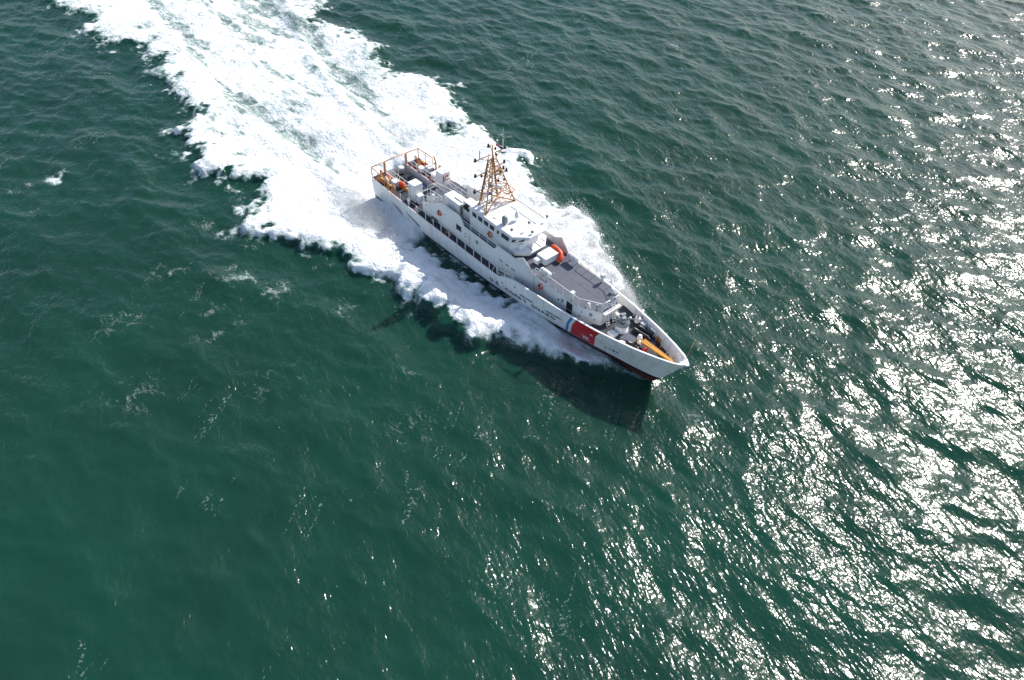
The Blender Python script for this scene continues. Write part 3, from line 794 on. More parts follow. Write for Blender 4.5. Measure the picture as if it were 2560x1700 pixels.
for sgn in (-1, 1):
    y = sgn*(HY+0.072)
    def wall(x0, x1, z0, z1): 
        q = [(x0, y, z0), (x1, y, z0), (x1, y, z1), (x0, y, z1)]
        return q if sgn < 0 else q[::-1]
    window(scr[sgn], wall(15.95, 16.85, 4.28, 5.0), name='engine_room_opening', glass='recess_black')
    g = G(); g.plate(wall(15.55, 15.9, 4.3, 5.1), 0.03); g.build('sliding_shutter', 'white_paint', scr[sgn])
    for x in (23.3, 24.28, 25.25):
        g = G(); g.plate(wall(x, x+0.62, 4.42, 4.53), 0.012); g.build('vent_slot', 'recess_black', scr[sgn])
    g = G(); g.box(11.0, 25.7, y-0.02, y+0.02, 3.62, 3.66); g.build('rubbing_strip', 'white_paint', scr[sgn])
    g = G(); g.plate(wall(18.3, 18.95, 3.35, 4.9), 0.025); d_ = g.build('side_door', 'white_paint', scr[sgn], bevel=0.01)
    g = G(); g.box(18.35, 18.4, y-0.06, y+0.06, 3.5, 4.75); g.build('hinge_bar', 'grey_steel', d_)
    g = G(); g.plate(wall(19.8, 20.35, 4.2, 4.75), 0.03); g.build('junction_box', 'cream_paint', scr[sgn])
    g = G(); g.plate(wall(19.45, 19.72, 4.35, 4.75), 0.10); g.build('light_box', 'grey_steel', scr[sgn])
    for x, z in [(17.6, 4.6), (17.5, 4.1), (10.3, 4.35), (13.9, 5.1)]:
        g = G(); g.lathe([(0.06, -0.05), (0.06, 0.05)], (x, y, z), 'Y', 8); g.build('pipe_fitting', 'dark_steel', scr[sgn])
    # fore house side: louvre, doors, ports
    yf = lambda x: float(np.interp(x, [28.3, 34.6, 36.85], [2.47, 2.42, 1.18]))+0.004
    def fw(x0, x1, z0, z1, o=0.0):
        q = [(x0, sgn*(yf(x0)+o), z0), (x1, sgn*(yf(x1)+o), z0), (x1, sgn*(yf(x1)+o), z1), (x0, sgn*(yf(x0)+o), z1)]
        return q if sgn < 0 else q[::-1]
    lv = window(house, fw(33.15, 34.0, 3.62, 5.12, 0.002), name='louvre', glass='recess_black')
    for k in range(6):
        g = G(); z = 3.74+k*0.235; g.box(33.2, 33.96, sgn*(2.46)-0.03, sgn*(2.46)+0.03, z, z+0.035); g.build('slat', 'dark_steel', lv)
    for (x0, x1) in [(34.72, 35.4), (36.1, 36.7)]:
        g = G(); g.plate(fw(x0, x1, 3.5, 5.05, 0.002), 0.03); d_ = g.build('locker_door', 'white_paint', house, bevel=0.01)
        g = G(); q = fw(x0+0.1, x0+0.2, 4.1, 4.25, 0.03); g.plate(q, 0.03); g.build('handle', 'dark_steel', d_)
    for x, z in [(32.0, 4.45), (35.0, 4.75)]:
        g = G(); g.lathe([(0.10, -0.03), (0.10, 0.02)], (x, sgn*(yf(x)+0.01), z), 'Y', 12); g.build('side_light', 'dark_steel', house)
    for x in (33.0-0.55, 35.75):
        g = G(); q = fw(x, x+0.22, 4.55, 4.85, 0.0); g.plate(q, 0.12); g.build('switch_box', 'grey_steel', house)
    g = G(); g.plate([(28.4, sgn*2.475, 4.10), (34.5, sgn*2.428, 4.10), (34.5, sgn*2.428, 4.14), (28.4, sgn*2.475, 4.14)], 0.03*sgn*-1 if sgn > 0 else 0.03); g.build('rubbing_strip', 'white_paint', house)
# break of the house at the bow, with beige weathered paint
for sgn in (-1, 1):
    g = G(); g.box(36.86, 36.90, sgn*0.25-0.0 if sgn > 0 else -1.05, 1.05 if sgn > 0 else -0.25, 3.7, 5.1); g.build('front_locker_door', 'cream_paint', house)
g = G(); g.box(36.88, 37.25, -1.15, 1.15, 4.95, 5.25); g.build('front_shelf', 'cream_paint', house, bevel=0.02)

# pilothouse
pl_lo = [(17.6, -2.30), (24.25, -2.30), (25.05, -1.0)]; pl_lo = pl_lo + [(x, -y) for x, y in pl_lo[::-1]]
pl_hi = [(17.6, -2.36), (24.55, -2.36), (25.60, -1.08)]; pl_hi = pl_hi + [(x, -y) for x, y in pl_hi[::-1]]
g = G(); g.prism(pl_lo, 5.30, 6.92); g.prism(pl_lo, 6.92, 7.82, pl_hi)
pilot = g.build('pilothouse', 'white_paint', ship, bevel=0.02)
roof_p = [(17.5, -2.30), (18.0, -2.48), (24.72, -2.52), (25.98, -1.15)]; roof_p = roof_p + [(x, -y) for x, y in roof_p[::-1]]
roof_t = [(p[0]-0.06*(p[0] > 20), p[1]*0.965) for p in roof_p]
g = G(); g.prism(roof_p, 7.80, 7.92); g.prism(roof_p, 7.92, 8.02, roof_t)
roof = g.build('pilothouse_roof', 'white_paint', ship, bevel=0.03)
def ph_face(i, j, u0, u1, v0, v1):
    a, b, c, d = (*pl_lo[i], 6.92), (*pl_lo[j], 6.92), (*pl_hi[j], 7.82), (*pl_hi[i], 7.82)
    return quad_on(a, b, c, d, u0, u1, v0, v1)
n_ = len(pl_lo)
for (x0, x1, z0, z1) in [(18.10, 18.82, 6.94, 7.56), (19.08, 19.82, 6.94, 7.56), (20.06, 20.80, 6.94, 7.56), (21.02, 21.78, 6.94, 7.56), (22.22, 22.56, 6.98, 7.48), (22.95, 24.15, 6.94, 7.56)]:
    for s in (-1, 1):
        u0, u1 = (x0-17.6)/(24.4-17.6), (x1-17.6)/(24.4-17.6); v0, v1 = (z0-6.92)/0.9, (z1-6.92)/0.9
        if s < 0: q = ph_face(0, 1, u0, u1, v0, v1)
        else: q = ph_face(4, 5, 1-u1, 1-u0, v0, v1)
        window(pilot, q)
for (i, j) in ((1, 2), (3, 4)):
    for (u0, u1) in ((0.08, 0.46), (0.54, 0.92)): window(pilot, ph_face(i, j, u0, u1, 0.08, 0.66))
for (u0, u1) in ((0.06, 0.31), (0.38, 0.62), (0.69, 0.94)): window(pilot, ph_face(2, 3, u0, u1, 0.08, 0.66))
# observation apron round the front
ap = [(22.6, -2.28), (25.0, -2.28), (26.15, -1.02)]; ap = ap + [(x, -y) for x, y in ap[::-1]]
ap_lo = [(22.6, -2.20), (24.9, -2.20), (25.95, -0.98)]; ap_lo = ap_lo + [(x, -y) for x, y in ap_lo[::-1]]
g = G(); g.prism(ap_lo, 5.55, 6.08, ap)
apron = g.build('apron', 'white_paint', ship, bevel=0.02)
g = G(); g.prism([(22.6, -1.9), (24.5, -1.9), (25.3, -0.9), (25.3, 0.9), (24.5, 1.9), (22.6, 1.9)], 5.31, 5.56); g.build('apron_support', 'cream_paint', apron)
for y in (-0.55, 0.55, 1.5):
    g = G(); g.box(25.05 if abs(y) < 1 else 24.75, 26.0 if abs(y) < 1 else 25.6, y-0.02, y+0.02, 6.08, 6.13); g.build('apron_rib', 'grey_steel', apron)
g = G(); g.box(24.75, 25.06, -1.62, -1.1, 6.081, 6.75); g.build('front_cabinet', 'white_paint', pilot, bevel=0.02)
# exhaust stack casing with its dark hexagonal intake, abaft the pilothouse
for sgn in (-1, 1):
    g = G(); g.box(16.0, 17.58, min(sgn*0.9, sgn*1.95), max(sgn*0.9, sgn*1.95), 5.31, 7.62); tk = g.build('intake_trunk', 'white_paint', pilot, bevel=0.05)
    hexa = [(16.10, 7.10), (16.62, 7.56), (17.40, 7.46), (17.40, 7.0), (17.0, 6.62), (16.13, 6.70)]
    g = G(); g.plate([(x, sgn*1.965, z) for x, z in (hexa if sgn > 0 else hexa)], 0.05*(-1 if sgn < 0 else 1)); g.build('air_intake', 'recess_black', tk)
g = G(); g.ball((17.4, -2.1, 7.45), 0.17); g.ball((17.52, -2.15, 7.1), 0.14); g.tube([(17.45, -2.1, 5.32), (17.45, -2.1, 7.4)], 0.045); g.build('floodlight', 'white_paint', pilot)

# roof fittings
g = G(); g.lathe([(0.10, 0.0), (0.10, 0.12), (0.30, 0.16), (0.33, 0.3), (0.33, 0.72), (0.27, 0.92), (0.12, 1.02)], (22.5, -1.55, 8.0), 'Z', 18); g.build('satellite_dome', 'grey_steel', roof)
g = G(); g.lathe([(0.05, 0.0), (0.05, 0.35), (0.25, 0.38), (0.28, 0.55), (0.22, 0.85), (0.08, 1.15), (0.02, 1.2)], (22.8, -0.15, 8.0), 'Z', 16); g.build('antenna_cone', 'white_paint', roof)
g = G(); g.lathe([(0.18, 0), (0.18, 0.05), (0.1, 0.09)], (21.07, -1.68, 8.02), 'Z', 14); g.build('roof_vent', 'cream_paint', roof)
def searchlight(x, y, z, h):
    g = G(); g.tube([(x, y, z), (x, y, z+h)], 0.03, 6); g.box(x-0.05, x+0.05, y-0.14, y+0.14, z+h, z+h+0.05)
    s_ = g.build('searchlight', 'white_paint', roof)
    g = G(); g.lathe([(0.04, -0.14), (0.13, -0.10), (0.15, 0.12), (0.13, 0.14)], (x+0.02, y, z+h+0.17), 'X', 12); g.build('lamp', 'grey_steel', s_)
searchlight(24.8, -0.26, 8.02, 0.75); searchlight(24.2, -2.1, 8.02, 0.35); searchlight(24.9, 2.2, 8.0, 0.5); searchlight(25.6, -0.5, 8.0, 0.15)
railing([(20.6, 1.0, 8.02), (24.6, 1.0, 8.02)], 0.04, 2.0, (1.0,), name='grab_bar', r=0.025, foot=False)
g = G(); g.tube([(20.6, -0.9, 8.03), (20.6, 1.9, 8.03), (20.9, 2.1, 8.03), (24.2, 2.1, 8.03), (24.4, 1.9, 8.03), (24.4, 0.4, 8.03)], 0.03, 6); g.build('hand_bar', 'cream_paint', roof)
g = G(); g.tube([(20.2, 2.42, 8.0), (20.2, 2.42, 8.9), (20.6, 2.42, 9.0), (24.3, 2.42, 9.0), (24.6, 2.42, 8.85), (24.6, 2.42, 8.0)], 0.025, 6); g.build('wire_frame', 'white_paint', roof)
g = G(); g.box(18.5, 24.4, 2.36, 2.44, 8.01, 8.09); g.build('roof_gutter', 'cream_paint', roof)

# ---- lattice mast
def mast():
    m0 = G(); m0.tube([(18.55, 0, 8.0), (18.55, 0, 14.9)], 0.09, 8, 0.06); mast_o = m0.build('mast', 'buff_paint', ship)
    LEG = {}
    for s in (-1, 1):
        f0, f1 = Vector((20.0, s*2.05, 8.02)), Vector((18.75, s*0.30, 13.6)); a0, a1 = Vector((18.0, s*1.32, 8.02)), Vector((18.3, s*0.32, 13.6))
        LEG[('f', s)] = (f0, f1); LEG[('a', s)] = (a0, a1)
        for k, (p, q) in (('f', (f0, f1)), ('a', (a0, a1))):
            g = G(); g.tube([p, q], 0.075, 8, 0.06); g.lathe([(0.16, 0), (0.16, 0.04)], tuple(p), 'Z', 10); g.build('leg', 'buff_paint', mast_o)
    at = lambda k, s, z: LEG[(k, s)][0].lerp(LEG[(k, s)][1], (z-8.02)/(13.6-8.02))
    for z in (9.1, 10.2, 11.2, 12.2, 13.1):
        for a, b in ((('f', -1), ('f', 1)), (('f', 1), ('a', 1)), (('a', 1), ('a', -1)), (('a', -1), ('f', -1))):
            g = G(); g.tube([at(*a, z), at(*b, z)], 0.042, 6); g.build('strut', 'buff_paint', mast_o)
    for z0, z1 in ((8.05, 9.1), (9.1, 10.2), (10.2, 11.2), (11.2, 12.2), (12.2, 13.1)):
        for a, b in ((('f', -1), ('f', 1)), (('f', 1), ('a', 1)), (('a', 1), ('a', -1)), (('a', -1), ('f', -1))):
            flip = int(z0*10) % 2
            g = G(); g.tube([at(*(a if flip else b), z0), at(*(b if flip else a), z1)], 0.033, 6); g.build('brace', 'buff_paint', mast_o)
    g = G(); g.tube([(20.0, -2.05, 8.05), (18.95, 0.9, 9.15)], 0.06, 6); g.tube([(20.0, 2.05, 8.05), (18.4, -0.6, 9.2)], 0.07, 6); g.build('stay', 'buff_paint', mast_o)
    # radar and lamp platforms
    def platform(x0, x1, y0, y1, z):
        g = G()
        for k in range(1, 4): g.tube([(x0+(x1-x0)*k/4, y0, z), (x0+(x1-x0)*k/4, y1, z)], 0.03, 5)
        g.tube([(x0, y0, z), (x1, y0, z), (x1, y1, z), (x0, y1, z), (x0, y0, z)], 0.045, 6)
        return g.build('platform', 'buff_paint', mast_o)
    p1 = platform(18.3, 19.6, 1.15, 2.45, 9.05); p2 = platform(18.6, 19.9, -0.5, 0.5, 9.95); p3 = platform(18.4, 19.2, 0.25, 0.85, 12.05)
    for a, b in (((19.9, 0.4, 9.97), (19.2, 0.3, 9.1)), ((19.5, 2.3, 9.07), (19.6, 1.6, 8.1)), ((18.4, 2.3, 9.07), (18.2, 1.1, 9.2))):
        g = G(); g.tube([a, b], 0.045, 6); g.build('brace', 'buff_paint', mast_o)
    def yard(y0, y1, z, x=18.6, lamp=True, r=0.055):
        g = G(); g.tube([(x, y0, z), (x, y1, z)], r, 6); g.tube([(x, y0*0.35+y1*0.65, z), (x, y0, z-0.75)], 0.035, 6)
        yo = g.build('yardarm', 'buff_paint', mast_o)
        if lamp:
            g = G(); g.lathe([(0.10, 0), (0.16, 0.04), (0.16, 0.1), (0.10, 0.14), (0.12, 0.2), (0.12, 0.36), (0.06, 0.42)], (x, y1, z-0.08), 'Z', 10); g.build('navigation_lamp', 'dark_steel', yo)
        return yo
    for (a, b, z) in ((-0.3, -2.35, 13.95), (0.3, 1.65, 14.0), (-0.6, -2.35, 12.1), (0.4, 1.95, 11.15), (-1.1, -2.45, 10.2), (0.4, 1.6, 12.3), (0, -0.6, 15.0), (0.1, 1.5, 11.6)):
        yard(a, b, z)
    for (x, y, z) in ((18.6, -0.3, 11.15), (18.6, 1.1, 11.2), (18.9, 0.2, 13.8), (18.6, 0.35, 14.3), (18.6, -1.5, 11.7), (19.0, 1.3, 10.4), (18.7, 0.75, 10.3)):
        g = G(); g.lathe([(0.08, 0), (0.13, 0.06), (0.13, 0.22), (0.07, 0.3)], (x, y, z), 'Z', 10); g.build('signal_lamp', 'dark_steel', mast_o)
    # radar scanners
    for (x, y, z, L, rot) in ((19.3, 0.0, 10.05, 1.5, 0.5), (19.0, 1.8, 9.15, 1.2, 2.4)):
        g = G(); g.lathe([(0.16, 0), (0.2, 0.1), (0.18, 0.3), (0.1, 0.36)], (x, y, z), 'Z', 12); ro = g.build('radar', 'white_paint', mast_o)
        c, s_ = math.cos(rot), math.sin(rot); g = G()
        g.prism([(x+c*u-s_*w, y+s_*u+c*w) for u, w in ((-L/2, -.07), (L/2, -.07), (L/2, .07), (-L/2, .07))], z+0.36, z+0.50); g.build('scanner', 'white_paint', ro, bevel=0.02)
    for (x, y, z) in ((18.4, -1.15, 10.2), (18.7, -0.5, 10.35)):
        g = G(); g.lathe([(0.06, -0.1), (0.2, -0.05), (0.21, 0.1), (0.18, 0.14)], (x, y, z), 'Y', 12); g.build('loudhailer', 'grey_steel', mast_o)
    g = G(); g.ball((18.9, -0.55, 9.5), 0.16); g.build('blue_light', 'signal_blue', mast_o)
    for (x, y, z0, z1, r, mt_) in ((18.6, 1.35, 14.05, 15.1, 0.05, 'white_paint'), (18.6, 1.35, 15.1, 16.5, 0.015, 'white_paint'), (18.55, 0.0, 14.9, 15.9, 0.02, 'white_paint'), (18.6, -1.75, 14.0, 15.0, 0.045, 'dark_steel'), (18.6, -1.2, 14.0, 15.4, 0.012, 'white_paint'), (18.6, -2.2, 12.1, 13.2, 0.012, 'white_paint'), (18.9, 0.9, 11.3, 13.6, 0.02, 'grey_steel'), (18.3, -2.2, 10.3, 11.4, 0.012, 'white_paint')):
        g = G(); g.tube([(x, y, z0), (x, y, z1)], r, 6); g.build('whip_antenna', mt_, mast_o)
    for s in (-1, 1):
        g = G(); g.tube([at('a', s, 8.3)+Vector((0.02, -0.18*s, 0)), at('a', s, 13.2)+Vector((0.02, -0.10*s, 0))], 0.06, 6); g.build('cable_run', 'dark_steel', mast_o)
    for k in range(16):
        z = 8.4+k*0.32; p = at('a', -1, z); g = G(); g.tube([p+Vector((0, 0, 0)), p+Vector((0.0, 0.42, 0))], 0.02, 5); g.build('rung', 'buff_paint', mast_o)
mast()

# ---- engine room vent boxes on the after upper deck
for sgn in (-1, 1):
    g = G(); g.box(13.0, 15.75, min(sgn*0.95, sgn*2.30), max(sgn*0.95, sgn*2.30), 5.31, 7.0)
    b = g.build('vent_house', 'white_paint', ship, bevel=0.04)
    g = G(); g.box(14.2, 15.6, min(sgn*1.0, sgn*1.75), max(sgn*1.0, sgn*1.75), 7.0, 7.12); g.build('vent_lid', 'white_paint', b, bevel=0.02)
    g = G(); g.box(15.76, 15.80, min(sgn*1.1, sgn*2.2), max(sgn*1.1, sgn*2.2), 5.5, 6.8); g.build('vent_grille', 'grey_steel', b)
    for y in (1.35, 1.8):
        g = G(); g.box(15.78, 15.88, sgn*y-0.05, sgn*y+0.05, 5.4, 6.95); g.build('grille_post', 'white_paint', b)
    for x in (13.2, 13.9):
        g = G(); yy = sgn*2.305; g.box(x, x+0.05, yy-0.02, yy+0.02, 5.6, 6.7); g.build('panel_joint', 'cream_paint', b)
# rails of the after upper deck
railing([(9.45, -2.0, 5.03), (9.45, -0.75, 5.03), (11.5, -0.35, 5.03)], 1.05, 0.9)
railing([(9.45, 2.0, 5.03), (9.45, 0.75, 5.03), (11.5, 0.55, 5.03), (14.6, 0.55, 5.31)], 1.05, 1.0)
railing([(11.5, -0.35, 5.03), (12.6, -0.35, 5.2)], 1.05, 1.0)
for sgn in (-1, 1):
    railing([(9.75, sgn*2.82, 4.52), (11.6, sgn*2.82, 5.2), (13.2, sgn*2.82, 6.1)], 0.85, 0.9)
    railing([(10.2, sgn*2.15, 5.03), (12.6, sgn*2.2, 5.31)], 1.05, 0.9)
g = G(); g.tube([(11.4, -0.9, 5.05), (11.4, -0.9, 9.0)], 0.04, 8); g.build('flag_staff', 'white_paint', ship)
g = G(); g.tube([(9.9, 2.0, 5.03), (9.9, 2.0, 8.2)], 0.035, 8); g.build('light_pole', 'white_paint', ship)
g = G(); g.lathe([(0.22, 0), (0.22, 0.3), (0.14, 0.55), (0.18, 0.6), (0.18, 0.8)], (10.9, -2.3, 5.03), 'Z', 14); g.build('searchlight', 'white_paint', ship)
# side railings of the main deck (stanchions with wires)
for sgn in (-1, 1):
    pts = [(6.3, 3.72), (11.3, 3.76), (20.0, 3.76), (24.0, 3.76)]
    P = [(x, sgn*y, 3.15) for x, y in pts]
    railing(P, 1.0, 1.52, (1.0,), r=0.008, name='guard_wire', post_r=0.042, top_r=0.009, foot=False)
    railing([(24.0, sgn*3.76, 3.15), (25.2, sgn*3.76, 3.55), (26.5, sgn*3.74, 4.0)], 0.75, 1.0, (1.0, 0.62, 0.3), r=0.03, post_r=0.04, foot=False)
    g = G(); g.tube([(23.1, sgn*3.7, 3.1), (23.5, sgn*3.7, 4.2), (23.7, sgn*3.7, 4.2), (24.0, sgn*3.7, 3.1)], 0.04, 6); g.tube([(9.0, sgn*3.6, 3.1), (9.3, sgn*3.6, 4.0), (9.6, sgn*3.6, 3.1)], 0.04, 6); g.build('boarding_frame', 'white_paint', ship)
    # forward upper deck rails
    def yr(x): return float(np.interp(x, [28.4, 34.6, 36.8], [2.40, 2.36, 1.12]))
    railing([(28.4, sgn*2.42, 5.31), (29.0, sgn*2.40, 5.31)], 1.0, 0.7, (1.0, 0.66, 0.33))
    railing([(30.3, sgn*2.38, 5.31), (34.6, sgn*2.34, 5.31), (36.72, sgn*1.12, 5.31)], 1.0, 1.0, (1.0,), r=0.03)
    railing([(36.74, sgn*1.12, 5.31), (36.74, sgn*0.15, 5.31)], 1.0, 1.0, (1.0, 0.66, 0.33), r=0.035)
    # raft rack
    for x in (28.95, 29.8):
        g = G(); g.tube([(x, sgn*2.35, 5.3), (x, sgn*2.2, 5.95), (x, sgn*1.6, 5.75), (x, sgn*1.55, 5.3)], 0.04, 6); g.build('raft_cradle', 'white_paint', ship)
    g = G(); g.tube([(33.55, sgn*2.15, 5.31), (33.55, sgn*2.15, 5.9)], 0.12, 8); g.box(33.35, 33.75, sgn*2.15-0.2, sgn*2.15+0.2, 5.9, 6.35); g.build('camera_pedestal', 'white_paint', ship, bevel=0.03)
    g = G(); g.lathe([(0.25, 0), (0.25, 0.18), (0.16, 0.3), (0.16, 0.5), (0.08, 0.6)], (35.4, sgn*1.72, 5.31), 'Z', 12); g.build('ventilator', 'cream_dome', ship)
    g = G(); g.tube([(36.2, sgn*0.0 + sgn*1.3, 5.31), (36.2, sgn*1.3, 5.8)], 0.06, 8); g.box(36.1, 36.3, sgn*1.3-0.16, sgn*1.3+0.16, 5.8, 6.0); g.build('deck_light', 'grey_steel', ship)
# hatch disc on the upper deck and the raised white locker with its small cabinet
g = G(); g.lathe([(0.05, 0), (0.05, 0.04)], (29.4, -0.75, 5.312), 'Z', 10); g.build('deck_plug', 'cream_paint', ud)
g = G(); g.box(26.7, 28.08, -0.72, 1.12, 5.40, 6.25); lk = g.build('stowage_locker', 'white_paint', ship, bevel=0.04)
g = G(); g.box(26.8, 28.0, -0.62, 1.02, 5.31, 5.41); g.build('locker_base', 'deck_dark', lk)
g = G(); g.box(26.9, 27.5, -1.35, -0.85, 5.52, 6.05); cb = g.build('small_cabinet', 'white_paint', ship, bevel=0.05)
for x in (26.95, 27.42):
    g = G(); g.tube([(x, -1.15, 5.3), (x, -1.1, 5.53)], 0.04, 6); g.build('leg', 'white_paint', cb)
g = G(); g.box(26.5, 28.6, -0.95, -0.91, 5.312, 5.33); g.build('deck_ridge', 'deck_grey', ud)

# ladders at the break
def ladder(x0, x1, y, z0, z1, w=0.42, n=6):
    g = G()
    for s in (-1, 1): g.tube([(x1, y+s*w/2, z0), (x0, y+s*w/2, z1)], 0.035, 6)
    o = g.build('ladder', 'white_paint', ship)
    for k in range(1, n):
        t = k/n; g = G(); g.tube([(x1+(x0-x1)*t, y-w/2, z0+(z1-z0)*t), (x1+(x0-x1)*t, y+w/2, z0+(z1-z0)*t)], 0.03, 5); g.build('rung', 'white_paint', o)
ladder(36.95, 37.55, -0.75, 3.6, 5.0); ladder(36.95, 37.45, 0.15, 3.6, 6.0, n=9)
g = G(); g.box(36.9, 37.4, 0.6, 0.95, 3.61, 4.3); g.build('front_cabinet', 'cream_paint', ship, bevel=0.02)

# ---- gun mount
g = G(); g.lathe([(0.70, 0.0), (0.70, 0.04), (0.66, 0.06), (0.66, 0.75), (0.62, 0.78)], (38.55, 0.0, 3.6), 'Z', 28); gun = g.build('gun_mount', 'white_paint', ship)
g = G(); g.lathe([(0.68, 0.78), (0.68, 1.12), (0.60, 1.18), (0.56, 1.24)], (38.55, 0.0, 3.6), 'Z', 28); g.build('turret_ring', 'grey_steel', gun)
g = G(); g.prism([(38.15, -0.38), (38.85, -0.32), (38.95, 0.0), (38.85, 0.32), (38.15, 0.38)], 4.84, 5.30, [(38.25, -0.28), (38.75, -0.22), (38.82, 0), (38.75, 0.22), (38.25, 0.28)]); g.ball((38.35, -0.42, 5.22), 0.2); g.ball((38.3, 0.40, 5.2), 0.2); g.box(38.2, 38.5, -0.15, 0.15, 5.3, 5.55); g.build('turret', 'grey_steel', gun, bevel=0.02)
g = G(); g.tube([(38.7, 0.06, 5.15), (39.5, 0.75, 5.2), (40.1, 1.28, 5.23)], 0.07, 10, 0.045); g.build('barrel', 'grey_steel', gun)
g = G(); g.box(38.75, 39.1, -0.5, -0.2, 4.85, 5.1); g.build('ammunition_box', 'dark_steel', gun, bevel=0.02)
g = G(); g.tube([(38.75, 0.55, 4.85), (39.0, 0.62, 5.2)], 0.1, 8); g.build('sight', 'cream_paint', gun)

# ---- foredeck crane and fittings
g = G(); g.lathe([(0.34, 0), (0.36, 0.25), (0.30, 0.5), (0.26, 0.55)], (40.95, -0.05, 3.6), 'Z', 18); cr_ = g.build('crane', 'yellow_paint', ship)
g = G(); g.lathe([(0.27, 0.55), (0.27, 0.72), (0.20, 0.78), (0.20, 1.0), (0.1, 1.06)], (40.95, -0.05, 3.6), 'Z', 18); g.build('crane_cap', 'cream_dome', cr_)
for (y0, y1, r) in ((-0.20, -0.02, 0.10), (0.06, 0.08, 0.10), (0.24, 0.16, 0.045)):
    g = G(); p, q = Vector((41.35, y0, 4.2)), Vector((45.15, y1, 4.15)); w_ = 0.09 if r > 0.05 else 0.035
    g.prism([(p.x, p.y-w_), (q.x, q.y-w_*0.6), (q.x, q.y+w_*0.6), (p.x, p.y+w_)], 4.05 if r > 0.05 else 4.2, 4.25 if r > 0.05 else 4.28); g.build('boom', 'yellow_paint', cr_, bevel=0.015)
g = G(); g.ball((41.2, -0.35, 4.05), 0.22); g.box(41.25, 41.5, -0.45, -0.2, 3.9, 4.1); g.build('winch', 'cream_dome', cr_)
g = G(); g.lathe([(0.22, -0.14), (0.24, 0), (0.22, 0.14)], (42.1, -0.5, 3.85), 'X', 14); g.box(41.9, 42.3, -0.6, -0.4, 3.6, 3.85); g.build('hose_reel', 'red_paint', ship)
g = G(); g.tube([(45.0, 0.15, 3.6), (45.0, 0.15, 4.15)], 0.06, 8); g.build('boom_rest', 'yellow_paint', ship)
for x, y in ((41.85, 1.55), (42.25, 1.45), (41.85, -1.55), (42.25, -1.45)):
    g = G(); g.lathe([(0.12, 0), (0.12, 0.3), (0.17, 0.33), (0.17, 0.42), (0.1, 0.46)], (x, y, 3.6), 'Z', 12); g.build('bollard', 'buff_paint', ship)
g = G(); g.box(39.45, 39.95, 1.72, 2.1, 3.6, 4.2); g.build('deck_locker', 'white_paint', ship, bevel=0.03)
g = G(); g.tube([(40.8, 2.02, 4.35), (40.8, 1.75, 4.4), (40.9, 1.7, 4.4), (41.4, 1.6, 4.42), (41.45, 1.85, 4.4)], 0.03, 6); g.build('handrail_loop', 'white_paint', ship)
g = G(); g.tube([(45.15, -0.35, 4.98), (45.15, 0.55, 5.02)], 0.03, 6); g.build('jackstaff_stay', 'buff_paint', ship)
g = G(); g.tube([(46.2, 0.25, 5.05), (45.9, 1.6, 6.6)], 0.03, 6, 0.02); g.ball((45.9, 1.6, 6.6), 0.08); g.ball((46.0, 1.15, 6.1), 0.07); g.build('jackstaff', 'buff_paint', ship)
g = G(); g.tube([(36.4, 2.2, 5.0), (36.5, 2.55, 7.3)], 0.012, 5); g.build('whip_antenna', 'white_paint', ship)

